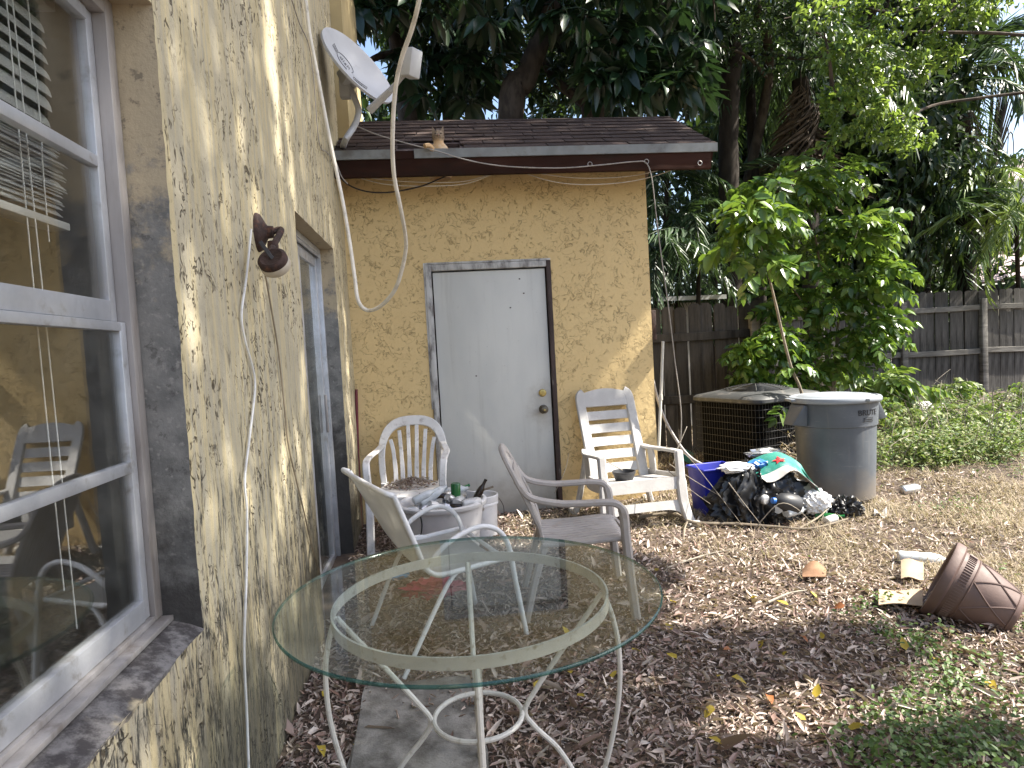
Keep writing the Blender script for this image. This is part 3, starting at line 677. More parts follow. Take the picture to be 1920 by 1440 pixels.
mb = MB(); mb.lathe([(.031, 0), (.031, .004), (.026, .014), (.016, .016), (.015, .020), (0, .020)], 24, Mk); part(mb, 'deadbolt', 'brass', dr, True)
for zz in (1.72, 1.0, .35):
    mb = MB(); mb.bx(-.0275, -.0185, BY+.004, BY+.03, zz, zz+.09); part(mb, 'hinge', 'rust', dr, True)
mb = MB()
for px, py in ((974, 523), (982, 550), (957, 577), (893, 705)):
    p = yp(px, py, BY+.0135); mb.bx(p[0]-.006, p[0]+.006, BY+.0115, BY+.0135, p[2]-.004, p[2]+.005)
part(mb, 'paint_chip', 'dark_wood', dr, True, smooth=0)

# ------------------------------------------------------------------ fences and what shows over them
def picket_mesh(h, w, v, mat='fence'):
    rr = random.Random(v*7+1); m = MB(); c = w*.24; t = .017; a = rr.uniform(-.006, .006)
    o = [(-w/2, 0, 0), (w/2, 0, 0), (w/2+a, 0, h-c), (w/2-c+a, 0, h), (-w/2+c+a, 0, h), (-w/2+a, 0, h-c)]
    m.prism(o, (0, t, 0)); return m.mesh('picket', mat, smooth=0)
def fence(label, x0, x1, y, ybend, ztop, h, posts, rails, pw, jitter=.012, gap=.004, mat='fence'):
    base = V((x0+x1)/2, y, gz((x0+x1)/2, y)); f = thing('wooden_fence', label, 'fence', base)
    ms = [picket_mesh(h, pw, k, mat) for k in range(5)]
    x = x0; i = 0
    while x < x1:
        yy = y+ybend*(x-x0)
        zt = ztop+random.uniform(-jitter, jitter)
        link('picket', ms[i % 5], f, V(x, yy+.03, zt-h)-base, (R(random.uniform(-.6, .6)), R(random.uniform(-.5, .5)), math.atan(ybend)+R(random.uniform(-1, 1))))
        x += pw+gap+random.uniform(0, .004); i += 1
    for z in rails:
        ps = [x0-.05]+posts+[x1+.05]
        for a, b in zip(ps[:-1], ps[1:]):
            if b-a < .2: continue
            m = MB(); ya, yb = y+ybend*(a-x0), y+ybend*(b-x0); dz = random.uniform(-.012, .012)
            m.sweep([(a+.055, ya+.004, z+dz), ((a+b)/2, (ya+yb)/2+.004, z-.006), (b-.055, yb+.004, z-dz)], .045, .09, side=(0, 1, 0), ch=.12)
            part(m, 'rail', 'fence_rail' if mat == 'fence' else mat, f, True)
    for px_ in posts:
        m = MB(); ya = y+ybend*(px_-x0); m.box((px_, ya-.012, ztop-.15-(h-.1)/2), (.10, .085, h-.1), Matrix.Rotation(R(random.uniform(-.8, .8)), 3, 'Y'))
        part(m, 'post', 'fence_rail', f, True, bevel=.006)
    return f
pR = [yp(1690, 600, 10.3)[0], yp(1838, 600, 10.3)[0]]; sp = pR[1]-pR[0]
fence('long grey weathered fence with square posts, behind the sunny weeds', 4.7, 11.6, 10.3, -.01, 2.02, 1.85, [pR[0]-2*sp, pR[0]-sp, pR[0], pR[1], pR[1]+sp], [1.72, .98], .128)
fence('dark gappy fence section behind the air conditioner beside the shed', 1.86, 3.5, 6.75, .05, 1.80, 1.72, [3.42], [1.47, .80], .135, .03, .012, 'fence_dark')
# neighbour's roofs
b = yp(1870, 530, 15.); nh = thing('neighbour_roof', 'mauve shingled hip roof of a house beyond the fence', 'roof', (b[0], 15, 2))
mb = MB(); P = [yp(1795, 532, 15), yp(1960, 520, 15), yp(1990, 470, 16.5), yp(1868, 478, 16.5)]
mb.prism(P, (0, .1, -.05)); part(mb, 'roof', 'roof_far', nh, True, smooth=0)
mb = MB(); mb.prism([yp(1820, 537, 15.05), yp(1960, 526, 15.05), yp(1960, 548, 15.05), yp(1820, 556, 15.05)], (0, .5, 0)); part(mb, 'eave', 'dark', nh, True, smooth=0)
b = yp(1900, 330, 19.); nh2 = thing('neighbour_roof', 'distant pale mauve gable roof seen high through the palm leaves', 'roof', (b[0], 19, 5))
mb = MB(); mb.prism([yp(1868, 335, 19), yp(1960, 338, 19), yp(1960, 290, 20), yp(1890, 300, 20)], (0, .15, -.05)); part(mb, 'roof', 'roof_far', nh2, True, smooth=0)
mb = MB(); mb.prism([yp(1880, 339, 19.1), yp(1960, 341, 19.1), yp(1960, 470, 19.1), yp(1880, 470, 19.1)], (0, 3, 0)); part(mb, 'wall', 'white_block', nh2, True, smooth=0)
a, b = yp(1212, 556, 8.2), yp(1362, 552, 8.2)
aw = thing('awning', 'long white metal awning edge just above the dark fence beside the shed', 'awning', ((a[0]+b[0])/2, 8.2, a[2]))
mb = MB(); mb.prism([(1.2, 8.2, a[2]), (b[0], 8.2, b[2]), (b[0], 8.2, b[2]-.055), (1.2, 8.2, a[2]-.055)], (0, 1.6, .12)); part(mb, 'gutter', 'roof_white', aw, True, smooth=0)
mb = MB(); mb.bx(1.25, b[0]-.1, 8.9, 9.0, .2, a[2]-.06); part(mb, 'wall', 'white_block', aw, True, smooth=0)

# ------------------------------------------------------------------ glass table
TC = (.049, 1.886); TB = V(TC[0], TC[1], gz(TC[0], TC[1]))
tb = thing('glass_table', 'round glass-topped patio table on curled cream iron legs', 'table', TB, R(-1))
TR, TZ = .548, .73-TB.z
mb = MB(); e = .004
mb.lathe([(0, TZ-.010), (TR-e, TZ-.010)], 96); mb.lathe([(0, TZ), (TR-e, TZ)], 96)
part(mb, 'glass_top', 'glass_table', tb)
mb = MB(); mb.lathe([(TR-e, TZ-.010), (TR-.001, TZ-.008), (TR, TZ-.005), (TR-.001, TZ-.002), (TR-e, TZ)], 128); part(mb, 'glass_edge', 'glass_edge', tb)
mb = MB(); rr_ = .392
mb.lathe([(rr_, TZ-.0125), (rr_+.006, TZ-.0125), (rr_+.006, TZ-.044), (rr_, TZ-.044), (rr_, TZ-.0125)], 96); part(mb, 'support_ring', 'cream_paint', tb)
mb = MB(); mb.tube([(.130*math.cos(a), .130*math.sin(a), .345) for a in np.linspace(0, 2*math.pi, 40, endpoint=False)], .0075, 8, True); part(mb, 'lower_ring', 'cream_paint', tb)
lm = MB()
lm.tube(spl([(.392, 0, TZ-.045), (.418, 0, .60), (.432, 0, .50), (.425, 0, .36), (.39, 0, .20), (.34, 0, .06), (.325, 0, .008)], 7), .0078, 8)
lm.tube(spl([(.388, .004, TZ-.046), (.335, .004, .61), (.255, .004, .51), (.175, .003, .405), (.139, 0, .345), (.165, 0, .295), (.235, 0, .215), (.295, 0, .10), (.320, 0, .008)], 7), .0078, 8)
lme = lm.mesh('leg', 'cream_paint')
for k in range(4): link('leg', lme, tb, (0, 0, 0), (0, 0, R(90*k)))
for k in range(4):
    pass

# ------------------------------------------------------------------ white sling chair
sb = gp(800, 1180, .0); sc = thing('sling_chair', 'reclined white tube chair with pale fabric sling, tilted against the wall', 'chair', (sb[0], sb[1], gz(sb[0], sb[1])))
SY = lambda px, py, y: Vector(yp(px, py, y))
nT, nB, nS = SY(738, 930, 2.84), SY(806, 1084, 2.93), SY(946, 1047, 3.07)
fT, fB, fS = SY(655, 884, 3.40), SY(738, 1012, 3.42), SY(866, 1002, 3.52)
fB = SY(742, 1020, 3.42); fS = nS+(fB-nB)*1.02
nmid = nB+(nT-nB)*.12+(nS-nB)*.02; fmid = fB+(fT-fB)*.12
def rail(T, B, S):
    d1 = (T-B).normalized(); d2 = (S-B).normalized()
    return spl([T, B+(T-B)*.5, B+d1*.07, B+d1*.02+d2*.02, B+d2*.07, B+(S-B)*.6, S], 6)
m = MB(); m.tube(rail(nT, nB, nS), .0125, 10); part(m, 'side_rail', 'white_paint', sc, True)
m = MB(); m.tube(rail(fT, fB, fS), .0125, 10); part(m, 'side_rail', 'white_paint', sc, True)
bd = V(-.03, -.005, .012)
m = MB(); m.tube(spl([nT, nT+bd*1.2+(fT-nT)*.04, (nT+fT)/2+bd*1.6, fT+bd*1.2-(fT-nT)*.04, fT], 6), .0125, 10); part(m, 'top_rail', 'white_paint', sc, True)
m = MB(); m.tube([nS, nS+(fS-nS)*.5, fS], .011, 8); part(m, 'front_rail', 'white_paint', sc, True)
nr, fr_ = rail(nT, nB, nS), rail(fT, fB, fS)
def slf(u, v):
    k = v*(len(nr)-1); i = min(int(k), len(nr)-2); q = k-i
    a = nr[i].lerp(nr[i+1], q); b_ = fr_[i].lerp(fr_[i+1], q)
    p = a.lerp(b_, u); sag = .028*math.sin(math.pi*u)
    return p+V(-.010, .002, -.004)-V(.3, .1, 1).normalized()*sag*.6
m = MB(); m.sheet(slf, 9, 37, .002); part(m, 'sling', 'sling', sc, True)
nl = [SY(813, 1046, 2.93), SY(836, 1022, 2.95), SY(868, 1000, 2.99), SY(905, 987, 3.02), SY(936, 996, 3.05), SY(955, 1028, 3.07), SY(966, 1085, 3.075), SY(991, 1206, 3.09)]
fl = [SY(757, 990, 3.42), SY(775, 972, 3.43), SY(800, 956, 3.45), SY(826, 949, 3.47), SY(852, 963, 3.49), SY(867, 995, 3.50), SY(876, 1050, 3.505), SY(893, 1140, 3.51)]
m = MB(); m.tube(spl(nl, 6), .0125, 10); part(m, 'arm', 'white_paint', sc, True)
m = MB(); m.tube(spl(fl, 6), .0125, 10); part(m, 'arm', 'white_paint', sc, True)
def gnd(px, py, y): p = SY(px, py, y); p.z = gz(p.x, p.y)+.005; return p
m = MB(); m.tube(spl([nS+(nB-nS)*.55, nB+(nS-nB)*.22+V(0, 0, -.05), SY(757, 1273, 2.80)], 5), .0115, 8); part(m, 'leg', 'white_paint', sc, True)
m = MB(); m.tube(spl([fS+(fB-fS)*.55, fB+(fS-fB)*.10+V(0, 0, -.03), SY(690, 1192, 3.34)], 5), .0115, 8); part(m, 'leg', 'white_paint', sc, True)

# ------------------------------------------------------------------ white slatted armchair by the door
p = yp(772, 1000, 4.62); ac_ = thing('slatted_armchair', 'white resin armchair with fanned back slats, dead leaves heaped on its seat', 'chair', (p[0]+.01, 4.62, gz(p[0], 4.62)), R(-4)); ac_.scale = (.94,)*3
def seatfn(u, v):
    x = (u-.5)*.46*(1-.06*v); y = -.235+v*.44; z = .415-.018*math.sin(math.pi*u)*min(1, v*3)-.02*v
    if v < .12: z -= (.12-v)*.28
    return V(x, y, z)
m = MB(); m.sheet(seatfn, 13, 14, .014); part(m, 'seat', 'white_plastic', ac_)
m = MB(); m.sweep(spl([(-.22, -.235, .36), (-.1, -.245, .365), (.1, -.245, .365), (.22, -.235, .36)], 4), .055, .016, nrm=(0, 1, 0)); part(m, 'front_apron', 'white_plastic', ac_)
def bk(z): return .205+.17*max(0, z-.40)/.5+.03*max(0, (z-.40)/.5)**2
ar = []
for t in np.linspace(0, math.pi, 25):
    x = -.245*math.copysign(abs(math.cos(t))**.72, math.cos(t)); z = .60+.27*abs(math.sin(t))**.8; ar.append((x, bk(z), z))
ar = [(-.225, .21, .40), (-.238, bk(.5), .50)]+ar+[(.238, bk(.5), .50), (.225, .21, .40)]
ww = [.045, .05]+[.05+.03*math.sin(t) for t in np.linspace(0, math.pi, 25)]+[.05, .045]
m = MB(); m.sweep(ar, ww, .022, nrm=(0, -1, .35)); part(m, 'back_frame', 'white_plastic', ac_)
for i in range(6):
    u = (i-2.5)/2.5; xb, xt = u*.135, u*.175; zt = .60+.27*(1-(abs(xt)/.245)**1.38)**.58-.02
    m = MB(); m.sweep(spl([(xb, .215, .405), (xb*1.02, bk(.5)+.01, .5), ((xb+xt)/2, bk(.65)+.012, .65), (xt, bk(zt), zt)], 4), [.034]*6+[.030]*7, .011, nrm=(0, -1, .35)); part(m, 'back_slat', 'white_plastic', ac_)
for s_ in (-1, 1):
    m = MB(); m.sweep(spl([(s_*.240, bk(.68), .69), (s_*.265, .18, .665), (s_*.283, .05, .655), (s_*.283, -.12, .650), (s_*.277, -.205, .632), (s_*.270, -.245, .57), (s_*.262, -.255, .42), (s_*.262, -.275, .2), (s_*.268, -.29, .0)], 5), [.05]*21+[.052]*8+[.055]*12, [.022]*20+[.03]*21, side=(1, 0, 0)); part(m, 'arm_and_leg', 'white_plastic', ac_)
    m = MB(); m.sweep([(s_*.222, .20, .41), (s_*.235, .25, .2), (s_*.245, .285, 0)], [.055, .05, .042], .032, side=(1, 0, 0)); part(m, 'leg', 'white_plastic', ac_)
# dead leaves and twigs lying on it
n = 420; pp = np.stack([rng.normal(0, .085, n), rng.normal(.06, .06, n), np.abs(rng.normal(0, .016, n))+.402], 1); pp[:, 2] += .035*np.exp(-((pp[:, 0]/.11)**2+((pp[:, 1]-.07)/.09)**2)); pp[:, 0] = np.clip(pp[:, 0], -.19, .19)
v_, f_ = leaves(pp, rdir(n)*np.array([1, 1, .35]), rdir(n)+np.array([0, 0, .8]), rng.uniform(.02, .05, n), rng.uniform(.007, .016, n), .35, .4)
hp = link('dead_leaf_heap', npmesh('dead_leaf_heap', v_*.94, f_, 'litter', 3), None, ac_.location, (0, 0, R(-4))); tag(hp, 'heap of brown dead leaves lying on the slatted white armchair seat', 'leaf heap', kind='stuff')
tw = MB(); tw.tube([(-.15, -.02, .44), (0, .03, .475), (.16, -.03, .455), (.21, -.06, .44)], .0035, 5); tw.tube([(-.02, .05, .47), (.1, -.04, .478), (.17, -.12, .45)], .0025, 5)
o = link('twig', tw.mesh('twig', 'twig'), None, ac_.location, (0, 0, R(-4))); o.scale = (.94,)*3; tag(o, 'thin grey twig lying across the leaf heap on the slatted armchair', 'twig')

# ------------------------------------------------------------------ taupe armchair, side on
TCX, TCY = .665, 3.38; tc_ = thing('resin_armchair', 'taupe resin armchair with slotted seat, seen side on behind the glass table', 'chair', (TCX, TCY, gz(TCX, TCY)-.01), R(84)); tc_.scale = (.96,)*3
def tbk(z): q = max(0, (z-.40)/.46); return .18+.15*q+.05*q*q
m = MB()
for i in range(9):      # seat strips with open slots between
    x = (i-4)*.046
    pts = [(x, -.235, .395), (x, -.20, .417), (x, -.10, .413), (x, .0, .402), (x, .10, .396), (x, .20, .402)]
    s1 = MB(); s1.sweep(spl(pts, 3), .035, .014, side=(1, 0, 0)); part(s1, 'seat_slat', 'taupe_plastic', tc_)
m = MB()
m.sweep(spl([(-.225, .2, .398), (-.228, 0, .40), (-.23, -.2, .412), (-.228, -.245, .385), (-.227, -.255, .33)], 4), .05, .02, side=(1, 0, 0)); m.sweep(spl([(.225, .2, .398), (.228, 0, .40), (.23, -.2, .412), (.228, -.245, .385), (.227, -.255, .33)], 4), .05, .02, side=(1, 0, 0))
for yy, zz in ((-.225, .402), (-.02, .3965), (.19, .394)): m.sweep([(-.24, yy, zz-.004), (0, yy, zz-.006), (.24, yy, zz-.004)], .035, .012, side=(0, 1, 0))
part(m, 'seat_frame', 'taupe_plastic', tc_)
m = MB(); m.sheet(lambda u, v: V((u-.5)*.50, -.250-.012*(1-(2*u-1)**2), .40-v*.085), 9, 4, .016); part(m, 'front_apron', 'taupe_plastic', tc_)
m = MB()
ap = []; 
for t in np.linspace(0, math.pi, 21):
    x = -.225*math.copysign(abs(math.cos(t))**.65, math.cos(t)); z = .70+.17*abs(math.sin(t))**.8; ap.append((x, tbk(z), z))
ap = [(-.195, .185, .36), (-.215, tbk(.5), .50), (-.222, tbk(.6), .6)]+ap+[(.222, tbk(.6), .6), (.215, tbk(.5), .50), (.195, .185, .36)]
m.sweep(ap, [.06]*len(ap), .024, nrm=(0, -1, .4)); part(m, 'back_frame', 'taupe_plastic', tc_)
for i in range(7):
    x = (i-3)*.052; zt = .70+.17*(1-(abs(x)/.225)**1.5)**.6
    m = MB(); m.sweep(spl([(x*.9, .19, .385), (x, tbk(.5)+.006, .5), (x, tbk(.65)+.006, .65), (x, tbk(zt), zt)], 4), .040, .014, nrm=(0, -1, .4)); part(m, 'back_slat', 'taupe_plastic', tc_)
m = MB(); m.sweep([(-.20, tbk(.72)+.002, .725), (0, tbk(.72)+.004, .735), (.20, tbk(.72)+.002, .725)], .10, .016, nrm=(0, -1, .4)); part(m, 'back_panel', 'taupe_plastic', tc_)
for s_ in (-1, 1):
    m = MB(); m.sweep(spl([(s_*.222, tbk(.74), .74), (s_*.238, tbk(.65)-.02, .655), (s_*.25, .12, .618), (s_*.262, 0, .612), (s_*.266, -.12, .612), (s_*.266, -.19, .600), (s_*.263, -.222, .55), (s_*.258, -.23, .42), (s_*.262, -.245, .2), (s_*.268, -.262, 0)], 5), .052, [.030]*24+[.034]*5+[.046]*17, side=(1, 0, 0)); part(m, 'arm_and_leg', 'taupe_plastic', tc_)
    m = MB(); m.sweep([(s_*.205, .185, .40), (s_*.218, .25, .2), (s_*.23, .305, 0)], [.07, .06, .05], .035, side=(1, 0, 0)); part(m, 'leg', 'taupe_plastic', tc_)

# ------------------------------------------------------------------ white rocking chair
p = yp(1180, 960, 4.62); rk = thing('rocking_chair', 'white stained resin rocking chair with slatted back, in the sun by the shed corner', 'rocking chair', (p[0]+.005, 4.64, gz(p[0], 4.62)-.055), R(6)); rk.scale = (.98,)*3
def rb(z): q = (z-.34)/.6; return .16+.26*q
BW = .215
for s_ in (-1, 1):
    m = MB(); m.sweep(spl([(s_*.20, rb(.28), .28), (s_*.203, rb(.5), .5), (s_*.208, rb(.8), .8), (s_*.205, rb(.95), .95), (s_*.17, rb(.985), .985)], 5), .075, .030, nrm=(0, -1, .4)); part(m, 'back_post', 'rocker_plastic', rk)
m = MB(); m.sheet(lambda u, v: V((u-.5)*.40, rb(.875+v*(.10+.035*math.sin(math.pi*u)))-.004, .875+v*(.10+.035*math.sin(math.pi*u))), 11, 4, .02); part(m, 'back_top_panel', 'rocker_plastic', rk)
for i in range(5):
    z = .805-i*.098
    m = MB(); m.sheet(lambda u, v: V((u-.5)*.37, rb(z+v*.062)+.012*(1-(2*u-1)**2)*.8-.004, z-.036+v*.066), 9, 3, .014); part(m, 'back_slat', 'rocker_plastic', rk)
m = MB(); m.sheet(lambda u, v: V((u-.5)*.48, -.27+v*.46, .385-.055*v-.012*math.sin(math.pi*u)*v), 9, 9, .016); part(m, 'seat', 'rocker_plastic', rk)
# front panel: two rails with a long opening, curving into the feet
m = MB(); m.sheet(lambda u, v: V((u-.5)*.54, -.275-.012*v, .395+.012*math.sin(math.pi*u)*0-v*.085), 11, 4, .018); part(m, 'front_rail', 'rocker_plastic', rk)
m = MB(); m.sheet(lambda u, v: V((u-.5)*.57, -.290-.012*v, .232-v*(.060+.05*abs(2*u-1)**6)), 21, 4, .018); part(m, 'front_rail', 'rocker_plastic', rk)
for s_ in (-1, 1):
    # front leg: broad blade, splayed outwards, from the arm down to the rocker toe
    m = MB(); m.sweep(spl([(s_*.292, -.255, .575), (s_*.292, -.268, .47), (s_*.290, -.282, .36), (s_*.295, -.298, .22), (s_*.318, -.325, .10), (s_*.342, -.345, .035)], 5), [.060]*10+[.075]*6+[.070]*10, [.045]*26, side=(1, 0, 0)); part(m, 'front_leg', 'rocker_plastic', rk)
    m = MB(); m.sweep(spl([(s_*.288, -.27, .573), (s_*.292, -.12, .565), (s_*.290, .05, .552), (s_*.262, .18, .548), (s_*.235, .26, .555)], 5), .060, .022, side=(1, 0, 0)); part(m, 'arm', 'rocker_plastic', rk)
    m = MB(); m.sweep(spl([(s_*.232, .25, .55), (s_*.25, .27, .4), (s_*.285, .30, .2), (s_*.325, .30, .05)], 4), .05, .04, side=(0, 1, 0)); part(m, 'rear_leg', 'rocker_plastic', rk)
    m = MB(); m.sweep(spl([(s_*.290, -.25, .37), (s_*.288, -.1, .35), (s_*.275, .06, .335), (s_*.25, .2, .33)], 4), .10, .018, side=(0, 0, 1)); part(m, 'side_panel', 'rocker_plastic', rk)
    m = MB(); m.sweep(spl([(s_*.262, .16, .545), (s_*.262, .13, .44), (s_*.262, .12, .34)], 4), .10, .016, side=(0, 1, 0)); part(m, 'side_brace', 'rocker_plastic', rk)
    m = MB(); m.sweep(spl([(s_*.345, -.39, .085), (s_*.343, -.35, .045), (s_*.338, -.2, .018), (s_*.333, .0, .010), (s_*.328, .2, .02), (s_*.325, .36, .06), (s_*.325, .46, .11)], 5), .055, .032, side=(1, 0, 0)); part(m, 'rocker', 'rocker_plastic', rk)
q = rk.location; Mr = Matrix.Translation(q) @ Matrix.Rotation(R(6), 4, 'Z') @ Matrix.Scale(.98, 4)
bp = Mr @ V(-.075, -.12, .372)
bt = thing('black_pot', 'shallow dark plastic pot left on the white rocking chair seat', 'pot', bp)
m = MB(); m.lathe([(.062, 0), (.078, .05), (.083, .052), (.084, .068), (.078, .068), (.060, .008), (0, .006)], 28, None, True); part(m, 'body', 'black_pot', bt)
m = MB(); m.tube([tuple(Mr @ V(-.245, -.20, .545)), tuple(Mr @ V(-.09, -.13, .45))], .0035, 5); o = solo(m, 'twig', 'twig', 'straight dry twig leaning from the rocking chair arm into the black pot', 'twig', (0, 0, 0))

# ------------------------------------------------------------------ tub of empties
p = yp(830, 1010, 4.15); bz = gz(p[0], 4.15)
tub = thing('plastic_tub', 'white plastic tub brimming with empty bottles and cans', 'tub', (p[0]+.01, 4.15, bz))
H = yp(835, 945, 4.15)[2]-bz+.03; RT = .285
m = MB(); m.lathe([(.0, .004), (.20, .004), (.215, .012), (.228, H*.45), (.232, H*.46), (.234, H*.50), (.262, H-.035), (RT-.006, H-.032), (RT, H-.022), (RT, H-.006), (RT-.008, H), (RT-.022, H), (.255, H-.03), (.225, H*.45), (.205, .02), (0, .014)], 56); part(m, 'body', 'white_bucket', tub)
m = MB(); m.tube([(.2305*math.cos(a), .2305*math.sin(a), H*.49) for a in np.linspace(0, 6.283, 56, endpoint=False)], .0018, 4, True); part(m, 'seam', 'cable_grey', tub)
m = MB(); m.tube(spl([(-.13, -.245, H-.04), (-.125, -.242, H-.09), (-.135, -.236, H-.15), (-.15, -.228, H-.17)], 4), .004, 5); part(m, 'crack', 'black_pot', tub)
tw_ = V(*tub.location)
canm = MB(); canm.lathe([(0, 0), (.024, 0), (.032, .008), (.033, .014), (.033, .105), (.026, .118), (.026, .122), (.024, .118), (0, .117)], 18)
botm = MB(); botm.lathe([(0, 0), (.027, 0), (.031, .006), (.031, .12), (.026, .15), (.014, .18), (.0125, .22), (.0145, .222), (.0145, .232), (0, .232)], 16)
petm = MB(); petm.lathe([(0, 0), (.028, 0), (.033, .01), (.031, .05), (.034, .06), (.031, .10), (.034, .13), (.027, .165), (.013, .19), (.013, .205), (0, .205)], 16)
cm = {k: canm.mesh('can', k) for k in ('can_white', 'can_silver')}; bm_ = {k: botm.mesh('bottle', k) for k in ('green_glass', 'brown_glass', 'clear_plastic')}; pm_ = petm.mesh('bottle', 'clear_plastic')
def orient(d, roll=0): return Vector(d).to_track_quat('Z', 'Y').to_euler()
def item(me, name, label, cat, px, py, y, d, group=None, sc=1):
    pz = SY(px, py, y); o = link(name, me, None, pz, orient(d)); o.scale = (sc,)*3; return tag(o, label, cat, group)
item(bm_['green_glass'], 'bottle', 'green glass bottle standing neck down among the empties in the white tub', 'bottle', 854, 906, 4.12, (-.03, .05, -1), sc=1.0)
item(bm_['brown_glass'], 'bottle', 'dark brown bottle lying across the cans beside the green bottle', 'bottle', 845, 934, 4.08, (-1, .35, .10), sc=.9)
item(bm_['brown_glass'], 'bottle', 'dark bottle with its neck pointing up at the right rim of the white tub', 'bottle', 888, 945, 4.12, (.45, .1, .75), sc=.75)
item(cm['can_white'], 'can', 'white printed can lying end on, in front of the green bottle', 'can', 856, 944, 4.02, (.25, 1, -.05))
item(cm['can_white'], 'can', 'white can lying beside the end-on can, nearest the tub rim', 'can', 866, 947, 4.0, (1, .2, .05))
item(pm_, 'bottle', 'crumpled clear plastic bottle at the left of the tub', 'bottle', 788, 945, 4.05, (.75, .4, .35))
item(pm_, 'bottle', 'clear plastic bottle lying flat at the back of the tub', 'bottle', 820, 928, 4.22, (1, .1, .12))
item(bm_['clear_plastic'], 'bottle', 'clear bottle lying on the heap at the left edge of the tub', 'bottle', 775, 940, 4.02, (.9, .45, .3), sc=.8)
item(bm_['brown_glass'], 'bottle', 'brown bottle lying along the front rim of the white tub', 'bottle', 872, 952, 4.0, (-1, .25, .08), sc=.7)
item(bm_['green_glass'], 'bottle', 'small green bottle lying low among the cans at the back of the tub', 'bottle', 838, 926, 4.24, (1, .3, .25), sc=.7)
G = 'empty cans heaped in the white tub'
fill = 0
for i in range(26):
    a = random.uniform(0, 6.28); r_ = .21*math.sqrt(random.random()); zz = H-.015+random.uniform(-.015, .03)-.05*(r_/.21)**2
    o = link('can', cm[random.choice(('can_white', 'can_silver', 'can_silver'))], None, tw_+V(r_*math.cos(a)*.9, r_*math.sin(a)*.9, zz), orient((random.uniform(-1, 1), random.uniform(-1, 1), random.uniform(-.25, .35))))
    o.scale = (.85, .8, .8); tag(o, 'silver or white empty can lying in the heap that fills the white tub', 'can', G)
# second white tub behind it
p = yp(903, 985, 4.62)
t2 = thing('plastic_bucket', 'stained white bucket half hidden behind the tub of empties', 'bucket', (p[0], 4.62, gz(p[0], 4.62)-.01)); t2.scale = (.86, .86, .92)
m = MB(); m.lathe([(.0, .004), (.12, .004), (.13, .012), (.140, .26), (.150, .262), (.150, .275), (.146, .28), (.152, .30), (.152, .33), (.147, .335), (.138, .33), (.128, .02), (0, .014)], 40); part(m, 'body', 'white_bucket', t2)
m = MB(); m.tube(spl([(.15, 0, .30), (.19, -.03, .22), (.17, -.06, .05), (.13, -.10, .01)], 6), .003, 5); part(m, 'handle', 'rust', t2)
m = MB(); m.tube([SY(880, 928, 4.5), SY(925, 912, 4.5)], .008, 5); solo(m, 'stick', 'stem', 'short grey stick sticking out of the white tub rim', 'stick', (0, 0, 0))

# ------------------------------------------------------------------ satellite dish
DC = SY(667, 130, 4.6); DN = V(.72, -.50, .48).normalized(); DV = (DC-Vector(CAM)).normalized()
E1 = DV.cross(DN).normalized(); E2 = DN.cross(E1).normalized()
if E1.x < 0: E1 = -E1; E2 = -E2
dm = Matrix((E1, E2, DN)).transposed().to_4x4(); dm.translation = DC
ft = Vector(xp(636, 285, WX)); 
sat = thing('satellite_dish', 'grey satellite dish on a bent mast bolted to the house wall over the shed roof', 'satellite dish', DC)
def dshape(r): return .07*(r*r)/(.29*.29)-.035
m = MB(); RR = .292
prof = [(0, dshape(0))]+[(r, dshape(r)) for r in np.linspace(.02, RR, 14)]+[(RR+.006, dshape(RR)+.001), (RR+.006, dshape(RR)-.016), (RR-.004, dshape(RR)-.014)]+[(r, dshape(r)-.006) for r in np.linspace(RR-.006, .02, 8)]
sq = Matrix.Diagonal((1, .95, 1, 1))
m.lathe(prof, 64, dm @ sq); part(m, 'reflector', 'dish', sat, True)
# printed emblem on the reflector: lettered ring with a box under it
def surf(x, y): return dm @ V(x, y*.95, dshape(math.hypot(x, y))+.0025)
m = MB()
def ink(pts, r=.0022): m.tube([surf(x, y) for x, y in pts], r, 4)
cx_, cy_ = -.075, .010
ink([(cx_+.075*math.cos(a), cy_+.062*math.sin(a)) for a in np.linspace(-.35, 5.2, 30)])
for k in (-.02, .0, .02): ink([(cx_-.125, cy_+k+.012), (cx_-.078, cy_+k)], .002)
for a, b, c, d in ((.02, -.055, .125, -.035), (.125, -.035, .128, -.085), (.128, -.085, .03, -.10), (.03, -.10, .02, -.055)): ink([(a, b), ((a+c)/2, (b+d)/2), (c, d)], .002)
part(m, 'emblem', 'dish_dark', sat, True)
def text_mesh(body, size, name, mat, fn, extrude=.0008):
    cu = bpy.data.curves.new('txt', 'FONT'); cu.body = body; cu.size = size; cu.align_x = 'CENTER'; cu.align_y = 'CENTER'; cu.extrude = extrude; cu.resolution_u = 3
    o = bpy.data.objects.new('txt', cu); COL.objects.link(o); bpy.context.view_layer.update()
    me = bpy.data.meshes.new_from_object(o.evaluated_get(bpy.context.evaluated_depsgraph_get())); bpy.data.objects.remove(o); bpy.data.curves.remove(cu)
    for v in me.vertices: v.co = fn(v.co)
    me.name = name; me.materials.clear(); me.materials.append(MAT[mat]); return me
off = rootloc(sat)
link('lettering', text_mesh('dish', .062, 'lettering', 'dish_dark', lambda c: surf(cx_+c.x, cy_+c.y)+DN*c.z-off), sat)
link('lettering', text_mesh('network', .024, 'lettering', 'dish_dark', lambda c: surf(.076+c.x, -.068+c.y+c.x*.1)+DN*c.z-off), sat)
back = DC-DN*.07
el = SY(672, 205, 4.62); el2 = SY(669, 235, 4.62); ftp = V(WX+.02, ft.y, ft.z)
